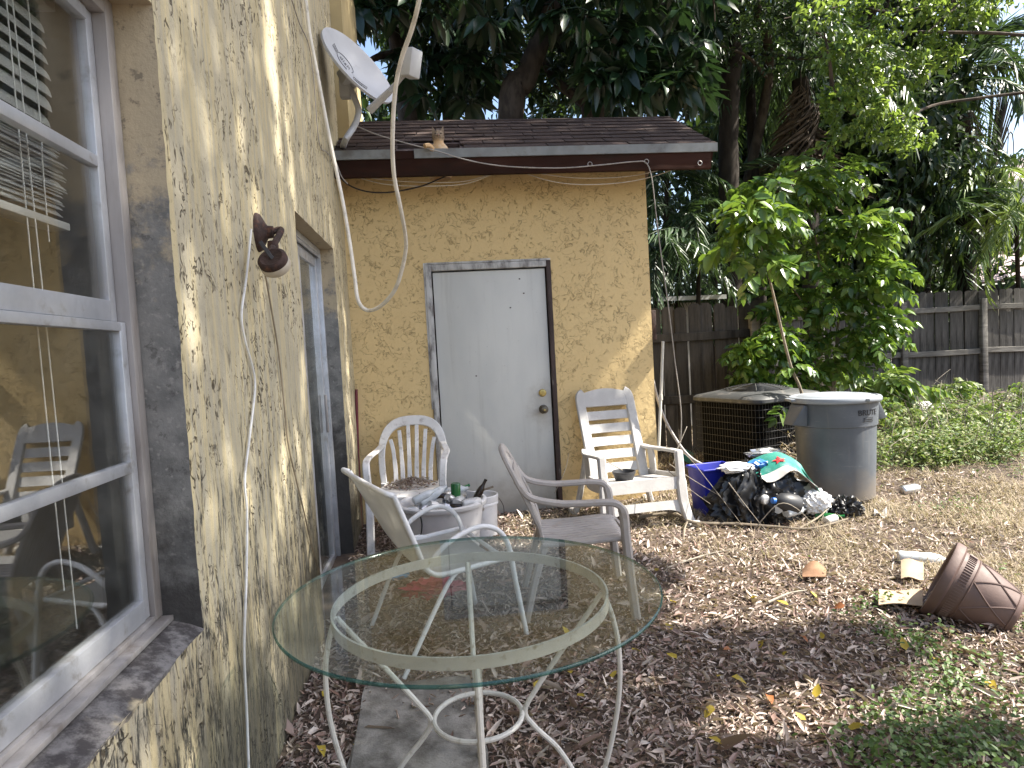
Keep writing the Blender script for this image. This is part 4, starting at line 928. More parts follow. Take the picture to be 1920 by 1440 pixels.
m = MB(); m.tube(spl([back-DN*.02-V(0, 0, .03), SY(671, 200, 4.64), SY(670, 222, 4.64), SY(662, 240, 4.63), SY(648, 262, 4.60), ftp], 5), .021, 12); part(m, 'mast', 'dish', sat, True)
m = MB(); m.box(back-DN*.012, (.12, .10, .07), DN.to_track_quat('Z', 'Y').to_matrix()); m.box(back-DN*.05-V(0, 0, .05), (.07, .07, .12)); part(m, 'bracket', 'lnb', sat, True, bevel=.008)
m = MB(); m.box(V(WX+.008, ft.y, ft.z-.01), (.014, .09, .17)); m.box(V(WX+.03, ft.y, ft.z), (.04, .05, .08)); part(m, 'foot_plate', 'dish', sat, True, bevel=.004)
a0, a1 = SY(697, 203, 4.48), SY(768, 128, 4.28)
m = MB(); m.sweep([a0-(a1-a0)*.06, a0, a0.lerp(a1, .5)+V(0, 0, -.012), a1], [.05, .05, .04, .04], .035, nrm=tuple(DN)); part(m, 'feed_arm', 'lnb', sat, True)
m = MB(); dd = (DC-a1).normalized(); m.box(a1+V(.012, 0, .03), (.10, .09, .17), dd.to_track_quat('Y', 'Z').to_matrix()); part(m, 'feed_head', 'lnb', sat, True, bevel=.012)
m = MB(); m.lathe([(.02, 0), (.028, .005), (.030, .05), (.026, .055), (0, .055)], 16, Matrix.Translation(a1+dd*.03) @ dd.to_track_quat('Z', 'Y').to_matrix().to_4x4()); part(m, 'feed_horn', 'lnb', sat, True)

# ------------------------------------------------------------------ rusty flood lamp on the house wall
lp = Vector(xp(482, 436, WX)); lamp = thing('flood_lamp', 'rusty swivel lamp fixed on the house wall between window and sliding door', 'wall lamp', lp)
def wfr(x, y, z): return lp+V(x, y, z)
Mx = Matrix.Translation(lp) @ Matrix.Rotation(R(90), 4, 'Y')
m = MB(); m.lathe([(.066, 0), (.066, .006), (.060, .016), (.036, .030), (.022, .040), (.020, .060), (0, .062)], 24, Mx @ Matrix.Diagonal((1.12, .8, 1, 1))); part(m, 'back_plate', 'rust', lamp, True)
h0 = wfr(.055, .0, .0); h1 = Vector(xp(512, 462, WX+.09)); hc = Vector(xp(515, 494, WX+.115))
m = MB(); m.tube(spl([h0, wfr(.085, .02, .01), h1, hc+V(-.01, 0, .03)], 5), .012, 8); m.lathe([(.0, -.02), (.018, -.018), (.02, 0), (.018, .018), (0, .02)], 14, Matrix.Translation(h1)); part(m, 'swivel_arm', 'rust', lamp, True)
ad = V(.16, .76, -.60).normalized(); Mh = Matrix.Translation(hc-ad*.03) @ ad.to_track_quat('Z', 'Y').to_matrix().to_4x4()
m = MB(); m.lathe([(0, .002), (.034, .001), (.038, -.001), (.046, .001), (.050, .006), (.0505, .022), (.047, .024)], 32, Mh); part(m, 'lamp_head', 'rust', lamp, True)
m = MB(); m.lathe([(.0485, .0225), (.0515, .027), (.0515, .046), (.044, .056), (.02, .062), (0, .063)], 28, Mh); part(m, 'lens', 'lens', lamp, True)
m = MB(); m.sweep([hc-ad*.034+V(-.03, -.005, .05), hc-ad*.036, hc-ad*.028+V(.035, .02, -.045)], .014, .006, nrm=tuple(-ad)); part(m, 'strap', 'cable_black', lamp, True)

# ------------------------------------------------------------------ cables
def wire(name, pts, r, mat, label, cat='cable', n=6, seg=6): 
    m = MB(); P = spl(pts, n); m.tube(P, r, seg); return solo(m, name, mat, label, cat, tuple(P[0]))
X = lambda px, py, o=.010: Vector(xp(px, py, WX+o))
wire('cord', [X(471, 430, .02), X(462, 520), X(453, 590), X(460, 640), X(474, 690), X(478, 730), X(468, 820), X(459, 900), X(463, 960), X(462, 1080), X(458, 1220), X(463, 1340), X(467, 1460)], .0042, 'cable_white', 'white cord hanging down the stucco from the rusty lamp to the ground')
wire('wire', [X(497, 512, .012), X(508, 575), X(522, 660), X(533, 760), X(540, 830), X(553, 890), X(570, 960), X(584, 1020), X(600, 1075)], .0038, 'cable_beige', 'thin beige wire stapled down the house wall behind the rusty lamp')
wire('hanging_cable', [SY(556, -110, 2.75), SY(573, 0, 2.7), SY(580, 60, 2.7), SY(597, 150, 2.7), SY(618, 260, 2.7), SY(641, 370, 2.65), SY(655, 450, 2.6), SY(665, 520, 2.55), SY(672, 565, 2.5), SY(690, 582, 2.5), SY(716, 572, 2.45), SY(742, 540, 2.4), SY(757, 490, 2.35), SY(761, 450, 2.3), SY(751, 390, 2.2), SY(739, 330, 2.15), SY(736, 260, 2.1), SY(741, 170, 2.05), SY(753, 110, 2.0), SY(772, 55, 1.95), SY(786, 0, 1.9), SY(805, -110, 1.85)], .0072, 'cable_cream', 'long cream cable hanging in a loop from above, in front of the shed', seg=8)
wire('cable', [SY(668, 236, 4.72), SY(706, 252, 4.72), SY(760, 268, 4.70), SY(822, 284, 4.70), SY(880, 301, 4.71), SY(950, 312, 4.72), SY(1050, 315, 4.72), SY(1130, 309, 4.72), SY(1190, 303, 4.72), SY(1212, 306, 4.72), SY(1222, 335, 4.73), SY(1230, 400, 4.8), SY(1240, 480, 4.85), SY(1254, 580, 4.9), SY(1266, 680, 4.95), SY(1277, 770, 5.0), SY(1276, 830, 5.0)], .0042, 'cable_grey', 'grey cable running across the shed fascia and dropping past its right corner')
wire('cable', [SY(628, 300, 4.75), SY(640, 335, 4.8), SY(675, 356, 4.85), SY(725, 361, 4.85), SY(790, 349, 4.85), SY(855, 326, 4.82), SY(960, 321, 4.80), SY(1100, 318, 4.80), SY(1205, 316, 4.80)], .0055, 'cable_black', 'black cable sagging under the left end of the shed eave')
for k, (pts, lb) in enumerate((
    ([(662, 327), (720, 337), (800, 342), (870, 340), (925, 325)], 'upper thin white wire of the left swag under the shed eave'),
    ([(662, 330), (720, 345), (790, 349), (870, 345), (922, 327)], 'lower thin white wire of the left swag under the shed eave'),
    ([(985, 325), (1035, 340), (1090, 346), (1160, 343), (1220, 332), (1275, 313)], 'lowest thin white wire of the right swag, crossing the shed corner'),
    ([(1000, 323), (1060, 332), (1120, 334), (1190, 329), (1262, 313)], 'upper thin white wire of the right swag, crossing the shed corner'))):
    wire('wire', [SY(x, y, 4.86) for x, y in pts], .0030, 'cable_cream', lb)
wire('wire', [X(541, -20, .012), X(560, 40), X(579, 85), X(588, 150), X(598, 265), X(612, 285), X(628, 300, .02), SY(640, 330, 4.72), SY(652, 345, 4.74)], .0035, 'cable_grey', 'thin grey wire dropping along the house wall to the dish mast')
for px, py in ((1106, 308), (1212, 303), (1312, 306)):
    p = SY(px, py, EY-.016); m = MB(); m.tube([p+V(.016*math.cos(a), -.003, .016*math.sin(a)) for a in np.linspace(0, 6.283, 12, endpoint=False)], .003, 5, True)
    part(m, 'cable_hook', 'alu_dull', shed, True)
m = MB(); P = [SY(668, 730, 5.06), SY(671, 850, 5.03), SY(678, 1015, 4.98)]; m.tube(P, .011, 8); solo(m, 'pole', 'red_pole', 'dark red pole standing in the corner beside the sliding door', 'pole', tuple(P[-1]))
m = MB(); P = [SY(1243, 640, 4.98), SY(1239, 745, 4.93), SY(1235, 845, 4.88)]; m.tube(P, .012, 8); m.tube([P[1]+V(0, 0, .02), P[1]-V(0, 0, .02)], .016, 8); solo(m, 'pipe', 'pvc', 'upright weathered plastic pipe leaning at the shed corner by the rocking chair', 'pipe', tuple(P[-1]))
p0 = SY(1217, 610, 5.16); m = MB(); m.box((SX1+.025, 5.19, p0[2]), (.05, .12, .24)); solo(m, 'junction_box', 'rust', 'rusty junction box on the shed side wall at the corner', 'box', (SX1, 5.19, p0[2]), bevel=.006)
wire('hose', [SY(1217, 640, 5.3), SY(1222, 700, 5.25), SY(1240, 770, 5.2), SY(1268, 825, 5.1), SY(1300, 862, 5.0), SY(1345, 880, 4.9), SY(1382, 884, 4.8)], .013, 'cable_grey', 'grey hose running down the shed corner and behind the black rubbish bag', 'hose', seg=8)

# ------------------------------------------------------------------ air conditioner
ACC = (2.83, 5.66); az_ = gz(*ACC); A = thing('air_conditioner', 'old grey outdoor air conditioner with rusty wire guard, dead vines on its front', 'air conditioner', (ACC[0], ACC[1], az_), R(20))
def rrect(hw, r, n=5):
    return [(sx*(hw-r)+r*math.cos(a), sy*(hw-r)+r*math.sin(a)) for sx, sy, a0 in ((1, 1, 0), (-1, 1, 90), (-1, -1, 180), (1, -1, 270)) for a in [R(a0+90*k/n) for k in range(n+1)]]
HT = .70
def ring_prism(o, z0, z1): m.prism([(x, y, z0) for x, y in o], (0, 0, z1-z0))
m = MB(); ring_prism(rrect(.40, .07), -.02, .05); part(m, 'base_pan', 'ac_panel', A)
m = MB(); ring_prism(rrect(.355, .06), .05, HT-.05); part(m, 'coil', 'ac_coil', A)
m = MB(); o1 = rrect(.392, .07)
for i in range(46):     # vertical guard wires around the sides
    t = i/46*len(o1); a = o1[int(t) % len(o1)]; b = o1[(int(t)+1) % len(o1)]; 
def per(o, s):
    L = [math.dist(o[i], o[(i+1) % len(o)]) for i in range(len(o))]; T = sum(L); s = s % 1*T
    for i, l in enumerate(L):
        if s <= l: q = s/l; return (o[i][0]+(o[(i+1) % len(o)][0]-o[i][0])*q, o[i][1]+(o[(i+1) % len(o)][1]-o[i][1])*q)
        s -= l
    return o[0]
for i in range(96):
    x, y = per(o1, i/96); m.tube([(x, y, .05), (x, y, HT-.05)], .0013, 4)
for z in np.arange(.10, HT-.06, .062): m.tube([(x*1.004, y*1.004, z) for x, y in o1], .0020, 4, True)
part(m, 'wire_guard', 'ac_wire', A)
m = MB(); m.bx(.255, .3985, -.401, -.36, .05, HT-.05); m.bx(.36, .4015, -.359, -.10, .05, HT-.05); part(m, 'corner_panel', 'ac_panel', A, bevel=.01)
m = MB()
rings = [(rrect(.405, .09), HT-.055), (rrect(.418, .10), HT-.045), (rrect(.418, .10), HT-.018), (rrect(.40, .11), HT+.0), (rrect(.33, .28), HT+.028), (rrect(.285, .282), HT+.036), (rrect(.28, .278), HT+.02)]
N_ = len(rings[0][0])
m.add([(x, y, z) for o, z in rings for x, y in o], [(i*N_+k, i*N_+(k+1) % N_, (i+1)*N_+(k+1) % N_, (i+1)*N_+k) for i in range(len(rings)-1) for k in range(N_)]); part(m, 'top_cover', 'ac_top', A)
m = MB()
for r_ in np.arange(.06, .30, .021): m.tube([(r_*math.cos(a), r_*math.sin(a), HT+.040+.045*(1-(r_/.3)**2)) for a in np.linspace(0, 6.283, 40, endpoint=False)], .0032, 4, True)
for k in range(8):
    a = k*math.pi/4; m.tube([(r_*math.cos(a), r_*math.sin(a), HT+.043+.045*(1-(r_/.3)**2)) for r_ in (.05, .15, .22, .30)], .0035, 4)
part(m, 'fan_guard', 'ac_top', A)
m = MB(); m.lathe([(0, HT+.015), (.075, HT+.015), (.075, HT+.07), (.06, HT+.078), (0, HT+.078)], 24); part(m, 'motor', 'hub', A)
m = MB()
for k in range(4):
    a = k*math.pi/2+.4; m.sheet(lambda u, v: V((.07+.2*u)*math.cos(a+(v-.5)*.9), (.07+.2*u)*math.sin(a+(v-.5)*.9), HT-.02+(v-.5)*.05), 5, 5, .003)
part(m, 'fan_blade', 'hub', A)
# dead vine
m = MB(); vl = []
MA = Matrix.Translation(A.location) @ Matrix.Rotation(R(20), 4, 'Z')
for i in range(85):
    x = random.gauss(.06, .13); z = random.uniform(.02, .2); pts = []; d = V(random.gauss(0, .4), random.uniform(-.3, .1), 1).normalized(); p = V(x, -.43-random.uniform(0, .06), z)
    for k in range(random.randint(4, 9)):
        pts.append(MA @ p); d = (d+V(random.gauss(0, .55), random.gauss(0, .25), random.gauss(-.12, .5))).normalized(); p = p+d*random.uniform(.035, .08); p.y = min(p.y, -.41); p.x = max(min(p.x, .38), -.26); p.z = min(max(p.z, .0), .60)
    m.tube(spl(pts, 2), random.uniform(.0012, .0028), 3); vl += pts[1:]
vine = thing('dead_vine', 'tangle of dead tan vine stems clinging to the front of the air conditioner', 'vine', tuple(MA @ V(.05, -.45, 0)))
part(m, 'stem', 'twig', vine, True)['kind'] = 'stuff'
P_ = np.array([tuple(p) for p in vl]); sel = rng.choice(len(P_), 260); P_ = P_[sel]+rng.normal(0, .012, (260, 3))
v_, f_ = leaves(P_-np.array(vine.location), rdir(260)-np.array([0, 0, .5]), rdir(260), rng.uniform(.02, .05, 260), rng.uniform(.008, .02, 260), .4, .5); link('dry_leaf', npmesh('dry_leaf', v_, f_, 'straw', 3), vine)['kind'] = 'stuff'

# ------------------------------------------------------------------ rubbish bin
p = gp(1567, 950, .16); bb = V(yp(1569, 930, p[1]+.22)[0], p[1]+.22, gz(p[0], p[1]+.2)-.01)
bn = thing('rubbish_bin', 'big grey plastic rubbish bin with lid, standing beside the air conditioner', 'rubbish bin', bb)
BH = .765
m = MB(); m.lathe([(0, 0), (.232, 0), (.245, .01), (.250, .03), (.272, BH-.215), (.276, BH-.205), (.290, BH-.195), (.297, BH-.03), (.306, BH-.028), (.310, BH-.02), (.310, BH-.004), (.300, BH), (.288, BH-.004), (.262, .03), (0, .02)], 64); part(m, 'body', 'bin', bn)
def bs(a, z, o=0): r_ = .250+(.272-.250)*(z-.03)/(BH-.245); return V((r_+o)*math.cos(a), (r_+o)*math.sin(a), z)
m = MB()    # raised panels on the wall
for k in range(4):
    a0 = -math.pi/2-.42+k*math.pi/2; a1 = a0+1.15
    path = [bs(a0, .05)]+[bs(a0, z) for z in (.2, .35, .48)]+[bs(a0+(a1-a0)*q, .48+.035*math.sin(math.pi*q)+.02) for q in np.linspace(.04, .96, 12)]+[bs(a1, z) for z in (.48, .35, .2, .05)]
    m.tube(path, .009, 6)
part(m, 'panel_rib', 'bin', bn)
m = MB()
LZ = BH+.001
m.lathe([(.318, LZ-.022), (.322, LZ-.016), (.322, LZ+.004), (.315, LZ+.014), (.292, LZ+.018), (.286, LZ+.012), (.262, LZ+.012), (.250, LZ+.022), (.16, LZ+.032), (.15, LZ+.028), (.12, LZ+.030), (0, LZ+.036)], 72); part(m, 'lid', 'bin_lid', bn)
m = MB()
for a in (-1.25, .9, 3.0): m.box(((.322)*math.cos(a), .322*math.sin(a), LZ-.002), (.05, .13, .022), Matrix.Rotation(a, 3, 'Z'))
part(m, 'lid_tab', 'bin_lid', bn, bevel=.006)['kind'] = 'stuff'
for a in (math.pi+.12, -.05+.12):
    m = MB(); Rz = Matrix.Rotation(a, 4, 'Z')
    pr = [Rz @ V(.290, y, z) for y, z in ((-.085, BH-.04), (.085, BH-.04), (.070, BH-.19), (-.070, BH-.19))]
    pr2 = [Rz @ V(.318, -.08, BH-.03), Rz @ V(.318, .08, BH-.03), Rz @ V(.405, .060, BH-.175), Rz @ V(.405, -.060, BH-.175)]
    m.add(pr+pr2, [(0, 1, 2, 3), (7, 6, 5, 4), (0, 4, 5, 1), (3, 2, 6, 7), (0, 3, 7, 4), (1, 5, 6, 2)]); part(m, 'handle', 'bin', bn, bevel=.006)
ba = -math.pi/2+.28
def onbin(c, zc, r_=.2975): a = ba+c.x/r_; return V((r_+.0012+c.z-(BH-.03-zc-c.y)*.04)*math.cos(a), (r_+.0012+c.z-(BH-.03-zc-c.y)*.04)*math.sin(a), zc+c.y)
tm = text_mesh('BRUTE', .058, 'lettering', 'ink', lambda c: onbin(V(c.x*1.08, c.y, c.z+.001), BH-.095)); link('lettering', tm, bn)
m = MB()
for a, b, c, d in ((-.045, .045, .012, .016), (-.045, .045, -.016, -.010), (-.045, -.040, -.016, .016), (.040, .045, -.016, .016), (-.035, .035, -.004, .004)):
    m.add([onbin(V(x, y, .002), BH-.145) for x in (a, (a+b)/2, b) for y in (c, d)], [(0, 1, 3, 2), (2, 3, 5, 4)])
part(m, 'badge', 'ink', bn, smooth=0)

# ------------------------------------------------------------------ rubbish heap
def crumple(sub, fn, seed, amp=.05, fr=7, folds=False):
    bm = bmesh.new(); bmesh.ops.create_icosphere(bm, subdivisions=sub, radius=1); 
    for v in bm.verts:
        p = v.co.copy(); q = p*fr+V(seed, seed*2, 0)
        n = .75*(1-abs(mnoise.noise(q*V(.45, .45, .28))))**4+.45*(1-abs(mnoise.noise(q*V(1.1, 1.1, .7)+V(4, 4, 4))))**5+.2*(1-abs(mnoise.noise(q*2.4)))**4
        if folds:      # film gathered into long creases that run down from the torn mouth
            h = math.hypot(p.x, p.y)+.15; w = V(p.x/h*3.4+.5*mnoise.noise(p*2.3), p.y/h*3.4+.5*mnoise.noise(p*2.3+V(3, 1, 0)), p.z*.9+seed)
            n = .8*(1-abs(mnoise.noise(w*1.1)))**3+.5*(1-abs(mnoise.noise(w*2.3+V(5, 5, 5))))**4+.25*mnoise.noise(p*3)+.12*(1-abs(mnoise.noise(p*6)))**4
        v.co = fn(p*(1+amp*(n-.5)*2))
    s = MB(); s.v = [tuple(v.co) for v in bm.verts]; bm.verts.index_update(); s.f = [tuple(v.index for v in f.verts) for f in bm.faces]; bm.free(); return s
hc_ = gp(1418, 985, .14); hy = hc_[1]+.20; hx = yp(1425, 960, hy)[0]; hz_ = gz(hx, hy)-.01
def bagfn(p):
    x, y, z = p; z = max(z, -.35); s = 1 if z < .3 else 1-.25*(z-.3)
    return V(x*.33*s, y*.25*s, (z+.35)*.265+.0+.06*max(0, -x)*(z > 0)*z)
m = crumple(6, bagfn, 3.3, .15, 4, True); bag = tag(link('rubbish_bag', m.mesh('rubbish_bag', 'bag', smooth=60), None, (hx, hy, hz_-.01)), 'burst black rubbish bag spilling bottles and cartons between the blue bin and grey bin', 'rubbish bag')
p = gp(1590, 968, .16); m = crumple(5, lambda q: V(q.x*.12, q.y*.10, max(q.z+.5, 0)*.085), 8.1, .20, 6, True); tag(link('rubbish_bag', m.mesh('rubbish_bag', 'bag', smooth=50), None, (p[0], p[1]+.06, gz(p[0], p[1])-.005)), 'small crumpled black bag lying at the foot of the grey bin', 'rubbish bag')
p = gp(1340, 975, .13); bp_ = V(yp(1340, 950, p[1]+.12)[0], p[1]+.12, gz(p[0], p[1]+.1)-.01)
bbn = thing('recycling_bin', 'bright blue recycling bin half buried by the burst black bag', 'recycling bin', bp_, R(8))
m = MB(); h_, wt, wb_ = .33, .145, .12
o1 = [(x*wt, y*wt*.8) for x, y in ((-1, -1), (1, -1), (1, 1), (-1, 1))]; o0 = [(x*wb_, y*wb_*.8) for x, y in ((-1, -1), (1, -1), (1, 1), (-1, 1))]
ls = [[(x, y, 0) for x, y in o0], [(x, y, h_) for x, y in o1], [(x*1.08, y*1.1, h_) for x, y in o1], [(x*1.08, y*1.1, h_+.02) for x, y in o1], [(x*.95, y*.95, h_+.02) for x, y in o1], [(x*.93, y*.93, .02) for x, y in o0]]
m.add([q for l in ls for q in l], [(0, 3, 2, 1)]+[(i*4+k, i*4+(k+1) % 4, (i+1)*4+(k+1) % 4, (i+1)*4+k) for i in range(5) for k in range(4)]+[(20, 21, 22, 23)])
part(m, 'body', 'blue_bin', bbn, bevel=.006)
H_ = lambda x, y, z: V(hx+x, hy+y, hz_+z)
# green printed carton, torn open
ct = thing('carton', 'torn green drinks carton with a red star lying on the black rubbish bag', 'carton', H_(.09, -.05, .295), R(-8))
def cart(u, v): return V(-.15+.36*u, -.11+.17*v, .02+.055*math.sin(math.pi*u*.9)+.08*v-.16*max(0, u-.55)**1.2+.008*mnoise.noise((u*4, v*3, 2))-.012*(1-v)*math.sin(u*8))
m = MB(); m.sheet(cart, 14, 8, .004); part(m, 'top_panel', 'carton_green', ct)
m = MB(); m.sheet(lambda u, v: cart(.02+.96*u, 0)+V(.04*v, -.035*v, -.035*v-.01*math.sin(u*9)*v), 14, 4, .004); part(m, 'white_flap', 'carton_white', ct)
m = MB(); m.sheet(lambda u, v: V(.19+.085*u, -.12+.13*v, .0+.045*v-.12*u), 5, 5, .004); part(m, 'side_panel', 'carton_green', ct)
def star(c, r_, fn):
    P = []
    for k in range(10):
        a = math.pi/2+k*math.pi/5; q = r_ if k % 2 == 0 else r_*.42; P.append((c[0]+q*math.cos(a)*.42, c[1]+q*math.sin(a)*.75))
    vs = [fn(*c)+V(0, -.003, .008)]+[fn(*q)+V(0, -.003, .008) for q in P]; m.add(vs, [(0, 1+k, 1+(k+1) % 10) for k in range(10)])
m = MB(); star((.48, .40), .34, cart); part(m, 'red_star', 'carton_red', ct, smooth=0)
m = MB(); star((.5, .5), .55, lambda u, v: V(.193+.085*u, -.12+.13*v-.003, .0+.045*v-.12*u)); part(m, 'red_star', 'carton_red', ct, smooth=0)
def sheet_thing(name, fn, nu, nv, mat, label, cat, th=.004):
    m = MB(); m.sheet(fn, nu, nv, th); c = Vector(fn(.5, .5)); return solo(m, name, mat, label, cat, tuple(c))
sheet_thing('carton', lambda u, v: H_(.06+.26*u, -.21+.12*v+.02*math.sin(3*u), .17+.10*v-.03*u+.02*math.sin(5*u+1)), 8, 5, 'carton_white', 'curled off-white board flap below the torn green carton', 'carton')
sheet_thing('carton', lambda u, v: H_(-.10+.16*u, -.20+.10*v, .20+.09*v-.05*abs(u-.4)), 6, 4, 'cardboard', 'brown open cardboard flap beside the white board on the heap', 'carton')
m = crumple(4, lambda q: H_(.32+q.x*.10, -.17+q.y*.09, .115+q.z*.08), 5.5, .2, 9); solo(m, 'foam_wrap', 'foam', 'ragged white foam packing at the right end of the rubbish heap', 'foam', tuple(H_(.34, -.17, .1)), smooth=10)
m = crumple(3, lambda q: H_(-.16+q.x*.14, -.03+q.y*.09, .365+q.z*.035), 2.5, .25, 9); solo(m, 'plastic_sheet', 'foam', 'crumpled pale plastic sheet on top of the black bag near the blue bin', 'plastic', tuple(H_(-.16, -.03, .36)), smooth=10)
m = crumple(3, lambda q: H_(-.03+q.x*.07, -.05+q.y*.05, .385+q.z*.03), 2.9, .22, 9); solo(m, 'wrapper', 'blue_cap', 'blue plastic wrapper on top of the heap beside the green carton', 'wrapper', tuple(H_(-.03, -.05, .36)), smooth=10)
m = crumple(3, lambda q: H_(.10+q.x*.13, .10+q.y*.06, .43+q.z*.035), 4.9, .22, 9); solo(m, 'plastic_sheet', 'can_silver', 'silvery crushed packaging behind the green carton at the top of the heap', 'plastic', tuple(H_(.1, .1, .4)), smooth=10)
def put(me, name, label, cat, loc, d, sc=1): o = link(name, me, None, loc, orient(d)); o.scale = (sc,)*3 if not isinstance(sc, tuple) else sc; return tag(o, label, cat)
put(cm['can_white'], 'can', 'white can end showing in the open mouth of the black bag', 'can', H_(-.07, -.24, .17), (-.3, 1, .1), 1.05)
jug = MB(); jug.lathe([(0, 0), (.055, 0), (.062, .01), (.066, .08), (.060, .13), (.035, .165), (.017, .175), (.017, .19), (0, .19)], 20); jm = jug.mesh('bottle', 'black_pot')
jo = put(jm, 'bottle', 'round dark bottle with a blue cap in the mouth of the black bag', 'bottle', H_(.14, -.26, .13), (-1, -.1, .25))
m = MB(); m.lathe([(.021, .176), (.021, .198), (0, .2)], 14); link('cap', m.mesh('cap', 'blue_cap'), jo)
put(pm_, 'bottle', 'clear plastic bottle with its base showing left of the dark bottle', 'bottle', H_(-.02, -.29, .115), (.5, .8, .1))
put(pm_, 'bottle', 'whitish plastic bottle lying lowest in the bag mouth', 'bottle', H_(.03, -.30, .09), (.9, .4, .0))
put(bm_['green_glass'], 'bottle', 'green glass bottle lying in the grass between heap and small black bag', 'bottle', V(*gp(1528, 975, .15))+V(0, 0, .02), (1, -.4, .05), .8)
put(cm['can_white'], 'can', 'red and white can lying at the right foot of the rubbish heap', 'can', V(*gp(1548, 984, .15))+V(0, 0, .025), (1, .3, .1), .8)
put(cm['can_silver'], 'can', 'silver can lying alone in the dry grass right of the grey bin', 'can', V(*gp(1690, 928, .17))+V(0, 0, .03), (1, .1, .05), 1.2)
sheet_thing('wrapper', lambda u, v: V(*gp(1265+45*u, 878-20*v, .16))+V(0, 0, .05+.03*math.sin(5*u)+.02*v), 6, 4, 'carton_green', 'green crushed wrapper on the ground behind the rocking chair arm', 'wrapper')

# ------------------------------------------------------------------ fallen flower pot
ra_, rb__ = gp(1727, 1157, .03), gp(1868, 1182, .03)
pa = V(rb__[0]-ra_[0], rb__[1]-ra_[1], 0).normalized(); PR, PB, PH = .182, .100, .315
tilt = R(25); adir = (pa*math.cos(tilt)-V(0, 0, math.sin(tilt))).normalized()
upd = (V(0, 0, 1)-adir*adir.z).normalized(); sd = adir.cross(upd).normalized()
rim_c = V(ra_[0], ra_[1], gz(ra_[0], ra_[1])-.005)+upd*PR
Mp = Matrix((upd, sd, adir)).transposed().to_4x4(); Mp.translation = rim_c
pt = thing('flower_pot', 'brown plastic flower pot with lattice ribs lying on its side', 'flower pot', rim_c)
def pr_(z): return .168+(PB-.168)*z/PH+.012*math.sin(math.pi*z/PH)
m = MB(); m.lathe([(PR-.016, .02), (PR-.014, .0), (PR-.006, -.006), (PR+.004, -.004), (PR+.008, .006), (PR+.004, .034), (PR-.006, .042), (pr_(.045), .044)]+[(pr_(z), z) for z in np.linspace(.05, PH-.012, 12)]+[(pr_(PH)-.004, PH-.004), (pr_(PH)-.012, PH), (.02, PH), (.02, PH-.012), (pr_(PH)-.02, PH-.012)]+[(pr_(z)-.008, z) for z in np.linspace(PH-.03, .02, 8)], 64, Mp)
part(m, 'body', 'pot', pt, True)
m = MB()
for k in range(72):
    a = 2*math.pi*k/72; m.tube([Mp @ V((pr_(z)+.001)*math.cos(a), (pr_(z)+.001)*math.sin(a), z) for z in (.058, .075, .092)], .0032, 4)
part(m, 'fluting', 'pot', pt, True)
m = MB()
for k in range(7):
    for s_ in (-1, 1):
        m.tube([Mp @ V((pr_(z)+.0015)*math.cos(2*math.pi*k/7+s_*.85*(z-.11)/.18), (pr_(z)+.0015)*math.sin(2*math.pi*k/7+s_*.85*(z-.11)/.18), z) for z in np.linspace(.112, .285, 12)], .0038, 5)
for z in (.108, .290): m.tube([Mp @ V((pr_(z)+.001)*math.cos(a), (pr_(z)+.001)*math.sin(a), z) for a in np.linspace(0, 6.283, 64, endpoint=False)], .004, 5, True)
part(m, 'lattice_rib', 'pot', pt, True)
p = V(*gp(1700, 1068, .05)); put(pm_, 'bottle', 'dusty clear plastic bottle pushed against the fallen pot rim', 'bottle', p+V(-.05, 0, .075), (1, -.45, -.05), 1.25)
sheet_thing('cardboard', lambda u, v: V(*gp(1648+82*u, 1148-30*v, .085))+V(0, 0, .035+.008*math.sin(4*u+3*v)), 7, 5, 'cardboard', 'flat piece of tan cardboard on the ground left of the fallen pot', 'cardboard')
sheet_thing('paper', lambda u, v: V(*gp(1690+42*u, 1096-18*v, .09))+V(0, 0, .03+.05*v*v+.01*math.sin(5*u)), 7, 6, 'cardboard', 'curled tan paper scrap between the plastic bottle and fallen pot', 'paper')
sheet_thing('bark_piece', lambda u, v: V(*gp(1505+44*u, 1092-14*v, .09))+V(0, 0, .03+.05*math.sin(math.pi*u)*v), 7, 5, 'brown_paper', 'curled reddish brown bark piece on the straw left of the pot', 'bark')
sheet_thing('paper', lambda u, v: V(*gp(1640+22*u, 972-8*v, .15))+V(0, 0, .02+.02*math.sin(6*u+2*v)), 6, 4, 'foam', 'white crumpled paper scrap in the grass right of the small black bag', 'paper')
# bits seen through the glass table
p = V(*gp(745, 1094, .05)); put(cm['can_white'], 'can', 'pale blue can lying on the leaves behind the sling chair', 'can', p+V(-.06, 0, .03), (1, .1, 0), 1.1).data = canm.mesh('can', 'blue_can')
m = crumple(4, lambda q: V(q.x*.15, q.y*.085, max(q.z+.3, 0)*.05), 6.7, .4, 8); p = gp(815, 1118, .04); tag(link('net_bag', m.mesh('net_bag', 'red_net', smooth=20), None, (p[0], p[1], gz(p[0], p[1]))), 'crumpled red net bag on the leaves seen through the glass table', 'net bag')
p = gp(1690, 775, .3); m = MB(); m.box((6.2, 8.0, .33), (.55, .4, .22), Matrix.Rotation(R(12), 3, 'Z')); solo(m, 'block', 'white_block', 'pale concrete block half hidden in the weeds behind the grey bin', 'block', (6.2, 8.0, .22), bevel=.02)

